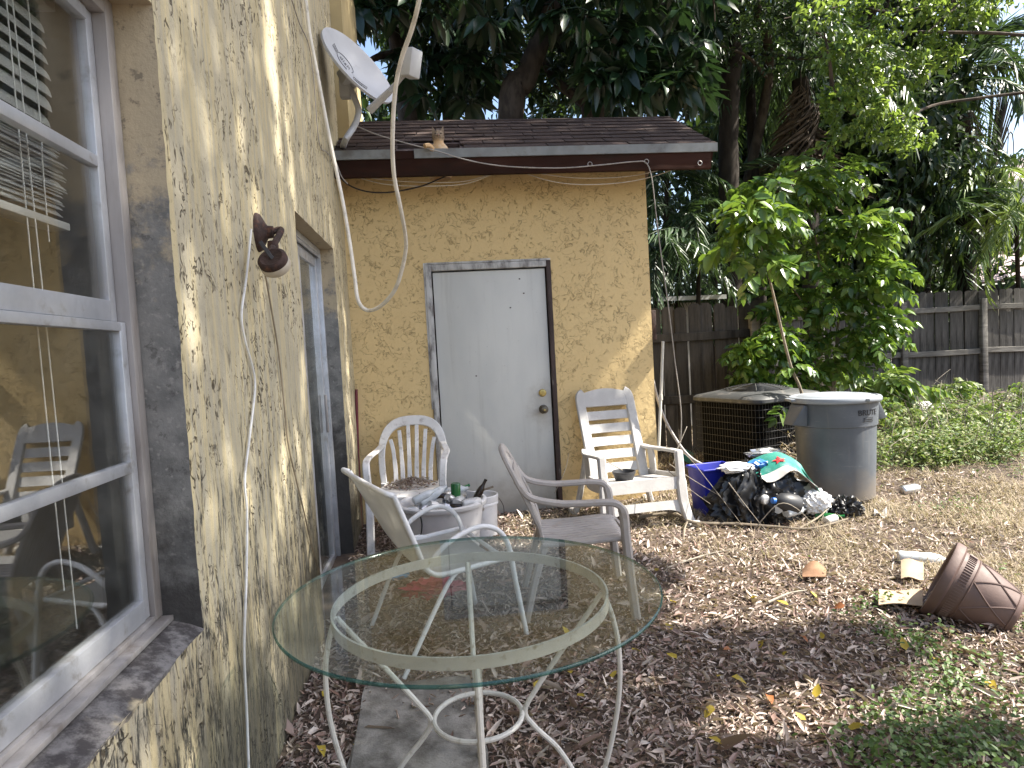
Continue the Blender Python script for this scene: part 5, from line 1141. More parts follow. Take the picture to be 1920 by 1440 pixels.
# ------------------------------------------------------------------ cat in the roof hole
cp = Vector(yp(822, 262, 4.80)); cat = thing('cat', 'ginger tabby cat peering out of the hole in the shed roof', 'cat', cp-V(0, 0, .10))
def blob(parts, seed=1, res=.012):
    mbd = bpy.data.metaballs.new('mb'); mbd.resolution = res; mbd.threshold = .12
    for (x, y, z, r_, sx, sy, sz) in parts:
        e = mbd.elements.new(type='ELLIPSOID'); e.co = (x, y, z); e.radius = r_*1.5; e.size_x, e.size_y, e.size_z = sx, sy, sz
    o = bpy.data.objects.new('mb', mbd); COL.objects.link(o); bpy.context.view_layer.update()
    me = bpy.data.meshes.new_from_object(o.evaluated_get(bpy.context.evaluated_depsgraph_get())); bpy.data.objects.remove(o); bpy.data.metaballs.remove(mbd); return me
# head + chest + shoulders as one body surface from a radius field
def catfn(p):
    d = p.normalized(); th = math.atan2(d.x, -d.y); return p
m = MB()
prof = [(0, .165), (.018, .163), (.034, .152), (.043, .135), (.045, .118), (.041, .100), (.036, .086), (.037, .074), (.050, .055), (.066, .03), (.078, -.01), (.086, -.06), (.088, -.12), (.07, -.16)]
def cring(r_, z, a):
    fy = 1.0; x = r_*math.cos(a); y = r_*math.sin(a)
    if z > .09: y = y*(.92 if y < 0 else 1.0); 
    if .095 < z < .13 and y < 0: y -= .022*max(0, math.cos(a+math.pi/2))**6*(1-abs(z-.112)/.02 if abs(z-.112) < .02 else 0)
    if z < .07: x *= 1.12; y += .03*(0.07-z)/.1
    return V(x, y, z)
n_ = 28; m.add([cring(r_, z, 2*math.pi*k/n_) for r_, z in prof for k in range(n_)], [(i*n_+k, i*n_+(k+1) % n_, (i+1)*n_+(k+1) % n_, (i+1)*n_+k) for i in range(len(prof)-1) for k in range(n_)])
part(m, 'body', 'cat', cat)
for s_ in (-1, 1):
    m = MB(); b = [V(s_*.012, -.012, .153), V(s_*.044, -.006, .138), V(s_*.030, .014, .150)]; t = V(s_*.040, -.006, .196)
    m.add(b+[t], [(0, 1, 3), (1, 2, 3), (2, 0, 3), (0, 2, 1)]); part(m, 'ear', 'cat_grey', cat, smooth=0)
    m = MB(); m.lathe([(0, -.007), (.005, -.005), (.007, 0), (.005, .005), (0, .007)], 10, Matrix.Translation(V(s_*.019, -.036, .131))); part(m, 'eye', 'cat_eye', cat)
m = MB(); m.add([V(-.006, -.062, .118), V(.006, -.062, .118), V(0, -.0615, .110), V(0, -.05, .114)], [(0, 1, 2), (0, 3, 1), (1, 3, 2), (2, 3, 0)]); part(m, 'nose', 'cat_nose', cat, smooth=0)
m = MB(); m.sweep(spl([(-.045, -.045, .0), (-.055, -.075, .022), (-.075, -.10, .03), (-.10, -.115, .022)], 4), .034, .028, nrm=(0, 0, 1)); part(m, 'foreleg', 'cat', cat)

# ------------------------------------------------------------------ sticks on the ground
def stick(pts, r, label, mat='twig', lift=.0, sub=None):
    m = MB(); P = spl(pts, 5); k = len(P); m.tube(P, [r*(1-.65*i/k) for i in range(k)], 6)
    for s in (sub or []): q = spl(s, 4); m.tube(q, [r*.5*(1-.6*i/len(q)) for i in range(len(q))], 5)
    return solo(m, 'branch', mat, label, 'branch', tuple(P[0]))
Gp = lambda px, py, h=.02: (lambda q: V(q[0], q[1], gz(q[0], q[1])+h))(gp(px, py, .12))
stick([Gp(1195, 984, .03), Gp(1260, 982, .05), Gp(1300, 994, .04), Gp(1380, 996, .03), Gp(1450, 1000, .03), Gp(1520, 1004, .03), Gp(1590, 992, .05)], .014, 'long pale branch lying on the straw in front of the rubbish heap', 'stem', sub=[[Gp(1290, 992, .04), Gp(1284, 1004, .03), Gp(1282, 1016, .0)], [Gp(1500, 1003, .03), Gp(1540, 990, .06), Gp(1570, 975, .12)]])
S4 = lambda px, py, y: SY(px, py, y)
arcs = [([(1247, 838, 4.55), (1285, 852, 4.5), (1330, 905, 4.35), (1392, 985, 4.15)], 'thin dry frond stem arching from the rocking chair over the blue bin'),
        ([(1366, 905, 4.1), (1400, 950, 4.05), (1440, 1000, 3.95)], 'straight dry stem leaning over the black bag to the ground'),
        ([(1255, 870, 4.5), (1300, 900, 4.4), (1350, 930, 4.3)], 'short dry stem in front of the blue bin, upper of two'),
        ([(1250, 880, 4.5), (1290, 915, 4.4), (1332, 945, 4.25)], 'short dry stem in front of the blue bin, lower of two'),
        ([(1270, 840, 4.6), (1288, 800, 4.6), (1272, 838, 4.55), (1262, 870, 4.5)], 'bent dry stem behind the rocking chair arm'),
        ([(1415, 992, 4.0), (1460, 945, 3.95), (1500, 958, 3.95), (1540, 1005, 3.85)], 'dry stem bowing over the right end of the black bag'),
        ([(1130, 960, 4.4), (1185, 945, 4.35), (1222, 930, 4.3)], 'pale twig lying under the rocking chair front rail'),
        ([(1040, 925, 4.7), (1060, 880, 4.7), (1066, 850, 4.7)], 'thin upright dry stem by the right door jamb')]
for pts, lb in arcs:
    stick([S4(*q) for q in pts], .0036, lb)
stick([Gp(1440, 1120, .02), Gp(1480, 1108, .03), Gp(1512, 1100, .02)], .007, 'short pale stick on the leaf litter below the bark piece')
stick([Gp(1670, 1310, .01), Gp(1688, 1280, .03), Gp(1700, 1258, .01)], .006, 'short forked stick on the leaf litter below the fallen pot')
stick([Gp(1250, 1060, .015), Gp(1330, 1040, .02), Gp(1390, 1030, .015)], .006, 'thin grey stick on the litter between table and straw')
stick([V(*gp(1010, 1425, 0))+V(0, 0, .02), V(*gp(1060, 1400, 0))+V(0, 0, .03), V(*gp(1120, 1415, 0))+V(0, 0, .02), V(*gp(1180, 1400, 0))+V(0, 0, .02)], .005, 'thin grey twig on the dark litter below the glass table', sub=[[V(*gp(1060, 1400, 0))+V(0, 0, .03), V(*gp(1040, 1375, 0))+V(0, 0, .02)]])
stick([V(*gp(1445, 1430, 0))+V(0, 0, .01), V(*gp(1462, 1395, 0))+V(0, 0, .03), V(*gp(1470, 1370, 0))+V(0, 0, .01)], .009, 'thick pale stick lying on the leaf litter at the bottom of the yard')

# ------------------------------------------------------------------ trees and plants
def trunk_mesh(m, pts, r0_, r1_, n=10, wob=.12):
    P = spl(pts, 6); k = len(P); o = len(m.v)
    m.tube(P, [r0_+(r1_-r0_)*i/(k-1) for i in range(k)], n)
    for i in range(o, len(m.v)):
        v = Vector(m.v[i]); q = mnoise.noise(v*4.0)*wob*r0_+mnoise.noise(v*11)*wob*.6*r0_; m.v[i] = tuple(v+V(q, q*.6, 0))
def in_px(p, holes):
    """which points fall in line with a gap in the crown (px ellipse list) as one looks up from the yard"""
    v = p-CAM; zc = v @ f0; X_ = 960+F_PX*(v @ rt)/zc; Y_ = 720-F_PX*(v @ up)/zc
    out = np.zeros(len(p), bool)
    for cx, cy, rx, ry in holes: out |= ((X_-cx)/rx)**2+((Y_-cy)/ry)**2 < 1
    return out
GAPS = [(690, 95, 26, 34), (712, 130, 22, 26), (668, 70, 14, 22), (1880, 170, 46, 40), (1850, 215, 30, 40), (1900, 250, 30, 36), (1185, 205, 9, 20), (1172, 170, 10, 12), (1108, 212, 16, 8), (985, 70, 10, 8), (1240, 110, 8, 8), (1910, 30, 30, 26), (1820, 60, 10, 8), (1890, 120, 26, 22)]
def clump_leaves(clumps, L, W, droop=.25, fold=.2, shape='oval', updir=(0, -.25, 1), gaps=None, hang=.0, flat=.6):
    """clumps: (x, y, z, rx, ry, rz, n). leaves gather in the outer part of each clump and face the open air"""
    PP = []; DD = []; NN = []
    for (x, y, z, rx, ry, rz, n) in clumps:
        # sub-twigs: groups of leaves fanning from a point
        k = max(1, n//7); c = rdir(k)*(rng.uniform(.25, 1, (k, 1))**.45)*np.array([rx, ry, rz])+np.array([x, y, z])
        c = np.repeat(c, 7, 0); m_ = len(c)
        tw = np.repeat(nrmz(rdir(k)+np.array([0, -.2, .15])), 7, 0)
        p = c+rdir(m_)*L*.55; d = nrmz(tw*.6+rdir(m_)*.9+np.array([0, 0, -hang]))
        nn = nrmz(np.array(updir)+rdir(m_)*flat)
        PP.append(p); DD.append(d); NN.append(nn)
    P, D, N = np.concatenate(PP), np.concatenate(DD), np.concatenate(NN)
    if gaps:
        keep = ~in_px(P, gaps); P, D, N = P[keep], D[keep], N[keep]
    return leaves(P, D, N, rng.uniform(.6, 1.15, len(P))*L, rng.uniform(.7, 1.1, len(P))*W, fold, droop, shape)
def pinnate(pairs, rl, L, W, droop, seed, shape='oval', term=True, arch=.25, ang=.9):
    g = np.random.default_rng(seed); P = []; D = []; N = []; ls = []
    def pos(t): return np.array([rl*t*(1-.12*t), 0, rl*(arch*t-(arch+droop)*t*t)])
    for i in range(pairs):
        t = .18+.80*i/(pairs-1) if pairs > 1 else .5; p = pos(t); tg = pos(t+.02)-p; tg /= np.linalg.norm(tg)
        for s_ in (-1, 1):
            d = tg*math.cos(ang)+np.array([0, s_*math.sin(ang), 0])+g.normal(0, .12, 3)-np.array([0, 0, .25]); P.append(p); D.append(d); N.append(np.array([0, 0, 1])+g.normal(0, .28, 3)); ls.append((.75+.5*math.sin(math.pi*min(1, t*.9)))*g.uniform(.85, 1.1))
    if term: P.append(pos(1)); D.append(pos(1)-pos(.95)); N.append(np.array([0, 0, 1.])); ls.append(1.)
    ls = np.array(ls); v_, f_ = leaves(np.array(P), np.array(D), np.array(N), L*ls, W*ls, .14, .22, shape)
    m = MB(); m.tube([tuple(pos(t)) for t in np.linspace(0, 1, 6)], [rl*.010*(1-.6*t) for t in np.linspace(0, 1, 6)], 3)
    tv = np.array(m.v); tf = np.array([(f[0], f[1], f[2]) for f in m.f if len(f) >= 3]+[(f[0], f[2], f[3]) for f in m.f if len(f) == 4])
    return joinleaf([(v_, f_), (tv, tf)])
def rotframe(d, roll=0, upv=(0, 0, 1)):
    """euler whose local X runs along d and local Z stays up"""
    d = Vector(d).normalized(); y = Vector(upv).cross(d); y = y.normalized() if y.length > 1e-4 else V(0, 1, 0); z = d.cross(y)
    return (Matrix((d, y, z)).transposed() @ Matrix.Rotation(roll, 3, 'X')).to_euler()

# umbrella trees over the shed roof: every palmate leaf is a part
def umbrella_leaf(seed):
    g = np.random.default_rng(seed); n = int(g.integers(8, 12)); P = []; D = []; N = []
    for k in range(n):
        a = 2*math.pi*k/n+g.normal(0, .12); el = g.uniform(-.75, -.15); d = np.array([math.cos(a)*math.cos(el), math.sin(a)*math.cos(el), math.sin(el)])
        P.append(d*.035); D.append(d); N.append(np.array([0, 0, 1])+d*.45)
    q = g.uniform(.8, 1.12, n); v_, f_ = leaves(np.array(P), np.array(D), np.array(N), .28*q, .108*q, .10, .32)
    m = MB(); m.tube([(0, 0, 0), (-.05, 0, .12), (-.16, .02, .22), (-.30, .03, .27)], .005, 4)
    tv = np.array(m.v); tf = np.array([(f[0], f[1], f[2]) for f in m.f]+[(f[0], f[2], f[3]) for f in m.f if len(f) == 4])
    return npmesh('leaf', *joinleaf([(v_, f_), (tv, tf)]), 'schef', 3)
ULM = [umbrella_leaf(40+k) for k in range(5)]
def umbrella_tree(label, trunk, r0_, spots, limbs=()):
    b = Vector(trunk[0]); b.z = gz(b.x, b.y); t = thing('umbrella_tree', label, 'tree', b)
    m = MB(); trunk_mesh(m, [b]+[Vector(p) for p in trunk[1:]], r0_, r0_*.5); part(m, 'trunk', 'bark', t, True)
    m = MB()
    for l in limbs: trunk_mesh(m, l, r0_*.45, r0_*.12, 7)
    if limbs: part(m, 'limb', 'bark', t, True)
    for (x0, x1, y0, y1, d0, d1, n) in spots:
        k = 0
        while k < n:
            px, py, dd = random.uniform(x0, x1), random.uniform(y0, y1), random.uniform(d0, d1); k += 1
            p = SY(px, py, dd)
            if any(((px-g_[0])/(g_[2]+8))**2+((py+10-g_[1])/(g_[3]+8))**2 < 1 for g_ in GAPS): continue
            o = link('leaf', random.choice(ULM), t, p-b, (random.gauss(0, .3), random.gauss(0, .3), random.uniform(0, 6.28))); s_ = random.uniform(.8, 1.2); o.scale = (s_,)*3
    return t
tk1 = [SY(955, 240, 7.6), SY(958, 232, 7.6), SY(985, 150, 7.6), SY(1015, 70, 7.6), SY(1042, -5, 7.6), SY(1085, -150, 7.6)]
umbrella_tree('umbrella tree with leaning brown trunk and big drooping leaves over the shed roof', tk1, .17, [(1090, 1340, -60, 60, 6.2, 8, 46), (1100, 1330, 55, 165, 6.4, 7.4, 44), (900, 1120, -80, 60, 6.6, 8.6, 44), (1140, 1330, 120, 180, 6.4, 7.0, 22), (930, 1350, -420, -80, 5.5, 9, 70)], [[SY(1015, 70, 7.6), SY(1100, 30, 7.4), SY(1200, 20, 7.2), SY(1270, 0, 7.0)], [SY(1042, -5, 7.6), SY(1160, -60, 7.5), SY(1280, -70, 7.2)]])
tk2 = [SY(768, 240, 8.2), SY(765, 230, 8.2), SY(748, 100, 8.2), SY(730, 0, 8.2), SY(715, -130, 8.2)]
umbrella_tree('umbrella tree with thin trunk at the left, behind the satellite dish', tk2, .13, [(660, 900, -70, 50, 7, 9, 60), (740, 960, 40, 190, 7.4, 9.2, 46), (650, 700, 0, 40, 7, 8, 6), (620, 950, -420, -80, 6, 9, 60)], [[SY(748, 100, 8.2), SY(700, 110, 8.0), SY(665, 140, 7.8)], [SY(730, 10, 8.2), SY(690, 40, 8.0), SY(655, 60, 7.8)]])
tk3 = [SY(1120, 240, 8.4), SY(1118, 232, 8.4), SY(1100, 190, 8.5), SY(1120, 110, 8.5), SY(1150, 0, 8.5), SY(1160, -120, 8.5)]
umbrella_tree('umbrella tree with forked dark trunk right of the leaning trunk', tk3, .20, [(1080, 1330, -40, 200, 7.8, 9.4, 60), (1000, 1350, -350, -60, 7, 9.5, 50)], [[SY(1105, 195, 8.5), SY(1040, 150, 8.6), SY(1010, 90, 8.7)], [SY(1110, 190, 8.5), SY(1190, 150, 8.4), SY(1250, 60, 8.3)]])
tk4 = [SY(846, 240, 9.2), SY(846, 232, 9.2), SY(848, 120, 9.2), SY(842, 0, 9.2), SY(845, -150, 9.2)]
t = thing('slim_tree', 'slim straight tree with grey trunk behind the middle of the shed roof', 'tree', (tk4[0].x, tk4[0].y, .2)); m = MB(); trunk_mesh(m, [V(tk4[0].x, tk4[0].y, .2)]+tk4, .12, .09); part(m, 'trunk', 'bark', t, True)
cl = []
for _ in range(26):
    p = SY(random.uniform(700, 1080), random.uniform(-120, 190), random.uniform(8.8, 10)); cl.append((p.x, p.y, p.z, .5, .4, .4, 130))
v_, f_ = clump_leaves(cl, .20, .075, .3, gaps=GAPS, hang=.4); link('crown', npmesh('crown', v_-np.array(t.location), f_, 'dark_leaf', 3), t)

# palms behind the fence
def frond_mesh(seed, mat='palm_leaf', L=1.7, ll=.42, lw=.030, pairs=30, droop=.5, arch=.5):
    v_, f_ = pinnate(pairs, L, ll, lw, droop, seed, 'lance', True, arch, .75); return npmesh('frond', v_, f_, mat, 3)
FR = [frond_mesh(60+k) for k in range(3)]; FRD = [frond_mesh(70+k, 'dry_frond', 1.2, .35, .03, 22, .9, .1) for k in range(2)]; FRC = [frond_mesh(80+k, 'cane_leaf', 1.25, .34, .034, 20, .75, .45) for k in range(3)]
FRS = [frond_mesh(90+k, 'palm_leaf', 1.1, .30, .022, 24, .7, .5) for k in range(3)]
def palm(label, pts, r, crown, meshes, n, el=(-.3, .9), dead=0, scale=(.8, 1.15), name='palm_tree'):
    b = Vector(pts[0]); b.z = gz(b.x, b.y)-.02; t = thing(name, label, 'palm', b)
    m = MB(); trunk_mesh(m, [b]+[Vector(p) for p in pts[1:]], r, r*.85, 10, .22); part(m, 'trunk', 'palm_bark', t, True)
    c = Vector(crown)
    for k in range(n):
        a = 2.4*k+random.uniform(-.3, .3); e = random.uniform(*el); s_ = random.uniform(*scale)
        o = link('frond', random.choice(meshes), t, c-b+V(0, 0, random.uniform(-.15, .1)), rotframe((math.cos(a)*math.cos(e), math.sin(a)*math.cos(e), math.sin(e)), random.uniform(-.3, .3))); o.scale = (s_,)*3
    for k in range(dead):
        a = 2.4*k; e = random.uniform(-1.35, -1.0)
        o = link('dead_frond', random.choice(FRD), t, c-b+V(.12*math.cos(a), .12*math.sin(a), random.uniform(-.9, -.1)), rotframe((math.cos(a)*math.cos(e), math.sin(a)*math.cos(e), math.sin(e)), random.uniform(-.6, .6)))
    return t
q = lambda px, py, y: SY(px, py, y)
palm('tall palm with thick dark trunk just right of the shed roof end', [q(1372, 700, 8.6), q(1372, 560, 8.6), q(1366, 300, 8.6), q(1372, 120, 8.6), q(1385, -60, 8.6)], .14, q(1385, -40, 8.6), FR, 16, (-.5, .8))
palm('slim dark palm beside the thick palm trunk', [q(1428, 700, 9.4), q(1425, 500, 9.4), q(1412, 300, 9.4), q(1405, 100, 9.4)], .08, q(1402, 60, 9.4), FR, 12, (-.6, .7))
palm('palm wrapped in a shaggy skirt of brown dead fronds', [q(1525, 700, 9.0), q(1520, 480, 9.0), q(1510, 300, 9.0), q(1500, 150, 9.0)], .13, q(1500, 120, 9.0), FR, 14, (-.4, .8), 16)
palm('palm with dark trunk and fanning fronds against the sky at the far right', [q(1815, 700, 11.5), q(1812, 480, 11.5), q(1805, 300, 11.5), q(1800, 170, 11.5)], .17, q(1798, 150, 11.5), FR, 18, (-.6, 1.0), 4, (1.0, 1.4))
palm('dark feathery palm standing low in the trees above the right fence', [q(1740, 700, 11.2), q(1738, 600, 11.2), q(1735, 520, 11.2), q(1728, 440, 11.2)], .09, q(1728, 430, 11.2), FR, 16, (-.5, .9), 2, (.8, 1.2))
for k, (px, py, y, n, lb) in enumerate(((1232, 470, 8.0, 12, 'feathery cane palm directly beside the shed corner, behind the awning'), (1275, 410, 8.6, 13, 'tall feathery cane palm between shed corner and thick palm'), (1312, 500, 8.2, 12, 'low feathery cane palm left of the thick palm trunk'), (1250, 330, 9.0, 13, 'feathery cane palm showing just under the shed eave end'), (1345, 380, 9.3, 12, 'feathery cane palm tucked behind the thick palm trunk'))):
    palm(lb, [q(px-6, 720, y), q(px-4, 600, y), q(px, py, y)], .035, q(px, py, y), FRS, n, (-.5, 1.0), 0, (.8, 1.2), 'cane_palm')
for k, (px, py, y, n, lb) in enumerate(((1905, 400, 9.8, 14, 'sunlit cane palm with drooping light leaves at the right edge over the fence'), (1850, 350, 10.8, 13, 'cane palm with drooping light leaves, left of the mauve far gable'))):
    palm(lb, [q(px+10, 720, max(10.7, y)), q(px+6, 600, max(10.7, y)), q(px, py, y)], .04, q(px, py, y), FRC, n, (-.6, .8), 0, (.75, 1.0), 'cane_palm')

# leafy branches of a tree reaching in from the upper right
bt_ = thing('leafy_tree', 'tree with bright small leaves on long branches reaching across the upper right', 'tree', (9.2, 6.4, gz(9.2, 6.4)))
m = MB(); trunk_mesh(m, [V(9.2, 6.4, .2), V(9.15, 6.4, 1.5), V(9.0, 6.4, 3.2), V(8.6, 6.3, 4.6), V(8.1, 6.2, 6.2)], .12, .07); part(m, 'trunk', 'bark', bt_, True)
m = MB()
brs = [[V(9.0, 6.4, 3.3), V(7.2, 6.6, 4.4), q(1740, 60, 6.5), q(1660, 75, 6.2), q(1590, 95, 6.0), q(1530, 60, 5.8)], [V(8.7, 6.3, 4.4), V(7, 6.4, 5), q(1700, 20, 6.4), q(1600, 10, 6.2), q(1470, 35, 6.0)], [V(9.0, 6.4, 3.2), V(7.4, 6.6, 3.9), q(1790, 190, 6.8), q(1700, 215, 6.5), q(1600, 215, 6.2), q(1560, 160, 6.0)], [q(1560, 160, 6.0), q(1555, 110, 5.9), q(1545, 60, 5.9)], [V(8.6, 6.3, 4.6), q(1850, -30, 6.5), q(1790, 15, 6.2), q(1740, 60, 5.9)], [V(8.1, 6.2, 6), q(1500, -200, 6), q(1350, -120, 6.2), q(1340, 40, 6.4)]]
for b in brs: trunk_mesh(m, b, .022, .006, 6)
part(m, 'limb', 'bark', bt_, True)
cl = []
for px, py, y, r_, n in ((1590, 95, 5.9, .30, 260), (1650, 60, 6.0, .28, 190), (1690, 130, 6.2, .32, 260), (1745, 110, 6.3, .26, 170), (1620, 150, 6.0, .28, 200), (1600, 215, 6.1, .32, 280), (1660, 240, 6.2, .34, 320), (1710, 265, 6.4, .22, 150), (1560, 185, 6.0, .18, 80), (1540, 30, 5.9, .26, 130), (1720, 5, 5.9, .30, 200), (1800, 5, 6.1, .34, 240), (1860, -5, 6.2, .3, 180), (1640, -20, 5.9, .3, 160), (1740, 60, 6.3, .15, 60), (1560, 262, 6.2, .18, 80), (1830, -90, 6.2, .5, 380), (1700, -130, 6, .5, 380)):
    p = q(px, py, y); cl.append((p.x, p.y, p.z, r_*1.0, r_*.9, r_*.55, int(n*1.2)))
v_, f_ = clump_leaves(cl, .078, .044, .25, .16, hang=.45, updir=(.45, -.35, 1), flat=.45); link('crown', npmesh('crown', v_-np.array(bt_.location), f_, 'bright_leaf', 3), bt_)
# finer olive-leaved tree beyond
ot = thing('olive_leaf_tree', 'tree with fine dull green foliage over the end of the shed roof', 'tree', (4.6, 9.8, .25))
m = MB(); trunk_mesh(m, [V(4.6, 9.8, .2), V(4.6, 9.8, 2.5), q(1440, 150, 9), q(1420, 20, 8.5), q(1400, -80, 8)], .09, .05); 
for b in ([q(1440, 150, 9), q(1400, 105, 8.4), q(1330, 80, 8)], [q(1430, 100, 8.8), q(1500, 110, 8), q(1570, 100, 7.6)]): trunk_mesh(m, b, .03, .01, 6)
part(m, 'trunk', 'bark', ot, True)
cl = []
for _ in range(40):
    p = q(random.uniform(1310, 1570), random.uniform(-120, 110), random.uniform(7.4, 9)); cl.append((p.x, p.y, p.z, .34, .3, .26, 170))
v_, f_ = clump_leaves(cl, .075, .034, .2, .15, hang=.3, gaps=GAPS); link('crown', npmesh('crown', v_-np.array(ot.location), f_, 'dark_leaf', 3), ot)
# dark broadleaf trees over the right fence
def broad(label, base, top, clumps, mat, L, W, hang=.5, shape='oval', r=.12, name='broadleaf_tree'):
    b = Vector(base); b.z = gz(b.x, b.y); t = thing(name, label, 'tree', b); m = MB(); trunk_mesh(m, [b, b.lerp(Vector(top), .5)+V(.1, 0, 0), Vector(top)], r, r*.5)
    cl = []
    for px, py, y, r_, n in clumps:
        p = q(px, py, y); cl.append((p.x, p.y, p.z, r_*1.15, r_, r_*.8, n))
    for c in cl[::2]: trunk_mesh(m, [Vector(top)*.6+b*.4, Vector(top)*.55+Vector(c[:3])*.45, Vector(c[:3])], r*.3, r*.06, 6)
    part(m, 'trunk', 'bark', t, True)
    v_, f_ = clump_leaves(cl, L, W, .35, .16, shape, gaps=GAPS, hang=hang); link('crown', npmesh('crown', v_-np.array(t.location), f_, mat, 3), t); return t
broad('dark tree with hanging narrow leaves right of the tall green shrub', (7.2, 11.3, 0), q(1700, 250, 11), [(random.uniform(1600, 1830), random.uniform(270, 520), random.uniform(10.6, 12), .55, 200) for _ in range(26)], 'dark_leaf', .24, .06, 1.0, 'lance')
broad('tall dark tree filling the gap behind the leafy branches', (6.8, 12.4, 0), q(1640, 0, 12), [(random.uniform(1560, 1800), random.uniform(-120, 300), random.uniform(11, 13), .7, 220) for _ in range(30)], 'dark_leaf', .22, .09, .6)
broad('pale open tree thin against the sky at the upper right edge', (10.8, 13, 0), q(1890, 160, 13), [(random.uniform(1810, 1960), random.uniform(20, 350), random.uniform(12.5, 14), .55, 90) for _ in range(28)], 'palm_leaf', .17, .055, .8, 'lance', .07)
# one far mass of leaves closes the view
cl = []
for _ in range(250):
    px = random.uniform(560, 2050); p = q(px, random.uniform(-150, 640), random.uniform(13, 16))
    if px > 1790 and p.z > 4.2: continue
    cl.append((p.x, p.y, max(p.z, .3), 1.1, .8, .9, 130))
for _ in range(80):
    p = q(random.uniform(1330, 1800), random.uniform(40, 480), random.uniform(10.6, 12.4)); cl.append((p.x, p.y, max(p.z, .3), .75, .6, .6, 120))
for _ in range(60):
    p = q(random.uniform(1380, 1785), random.uniform(430, 640), random.uniform(12, 14)); cl.append((p.x, p.y, max(p.z, .3), .8, .6, .7, 130))
v_, f_ = clump_leaves(cl, .30, .12, .3, gaps=GAPS, hang=.5); tag(link('far_foliage', npmesh('far_foliage', v_, f_, 'dark_leaf', 3)), 'dark mass of far trees closing the yard behind the fence', 'trees', kind='stuff')

# tall green shrub with compound leaves: each compound leaf is a part
def comp(seed, mat, pairs=6, rl=.36, L=.10, W=.054): return npmesh('leaf', *pinnate(pairs, rl, L, W, .35, seed, 'oval', True, .3, 1.0), mat, 3)
SHM = [comp(200+k, 'shrub_leaf') for k in range(5)]+[comp(206, 'bright_leaf')]
def shrub(label, base, stems, spots, meshes, sc=(.8, 1.2), name='shrub', r=.018):
    b = Vector(base); b.z = gz(b.x, b.y)-.01; t = thing(name, label, 'shrub', b)
    for s_ in stems: m = MB(); P = spl([b+V(random.uniform(-.05, .05), 0, 0)]+[Vector(x) for x in s_], 4); m.tube(P, [r*(1-.7*i/len(P)) for i in range(len(P))], 6); part(m, 'stem', 'stem', t, True)
    for (px, py, y, rx, rz, ry, n) in spots:
        c = q(px, py, y)
        for _ in range(n):
            d = V(*rdir(1)[0]); d.z = d.z*.8+.1; rad = random.uniform(.35, 1)**.6
            p = c+V(d.x*rx*rad, d.y*ry*rad, d.z*rz*rad); o_ = V(d.x*1.1, d.y*.8-.25, d.z*.4+random.uniform(-.15, .25)).normalized()
            o = link('leaf', random.choice(meshes), t, p-b-o_*.15, rotframe(o_, random.gauss(0, .5))); s2 = random.uniform(*sc); o.scale = (s2,)*3
    return t
y_ = 6.7
shrub('tall bushy green shrub with glossy compound leaves behind the air conditioner', q(1555, 740, y_), [[q(1548, 600, y_), q(1530, 450, y_), q(1500, 330, y_)], [q(1570, 620, y_), q(1590, 500, y_), q(1610, 420, y_)], [q(1545, 640, y_), q(1500, 560, y_), q(1450, 480, y_)], [q(1565, 660, y_), q(1610, 600, y_), q(1640, 560, y_)]],
      [(1480, 360, 6.6, .34, .30, .4, 44), (1560, 330, 6.8, .30, .26, .4, 34), (1420, 420, 6.5, .26, .36, .3, 34), (1520, 450, 6.6, .46, .42, .4, 40), (1610, 440, 6.5, .26, .30, .35, 40), (1640, 520, 6.4, .22, .26, .3, 30), (1560, 560, 6.6, .46, .36, .4, 40), (1480, 560, 6.7, .3, .3, .3, 24), (1620, 620, 6.4, .28, .26, .3, 36), (1560, 670, 6.5, .42, .26, .3, 44)], SHM)
SHD = [comp(220+k, 'shrub_leaf', 4, .22, .085, .05) for k in range(4)]
shrub('low dense dark shrub against the fence left of the tall shrub', q(1430, 745, 6.35), [[q(1425, 690, 6.35), q(1410, 640, 6.35)], [q(1440, 690, 6.35), q(1450, 650, 6.3)]], [(1405, 670, 6.3, .24, .24, .25, 60), (1455, 640, 6.3, .24, .24, .25, 60), (1430, 720, 6.35, .30, .2, .2, 50), (1500, 700, 6.35, .25, .25, .2, 36)], SHD, (.8, 1.1))
LWM = [comp(240+k, 'bright_leaf', 5, .30, .12, .05) for k in range(4)]
shrub('low plant with yellow-green leaves behind the grey bin', q(1630, 760, 7.2), [[q(1640, 730, 7.2), q(1660, 710, 7.1)]], [(1640, 712, 7.1, .40, .10, .25, 26), (1700, 735, 7.3, .35, .10, .2, 16)], LWM, (.9, 1.3), 'low_plant')
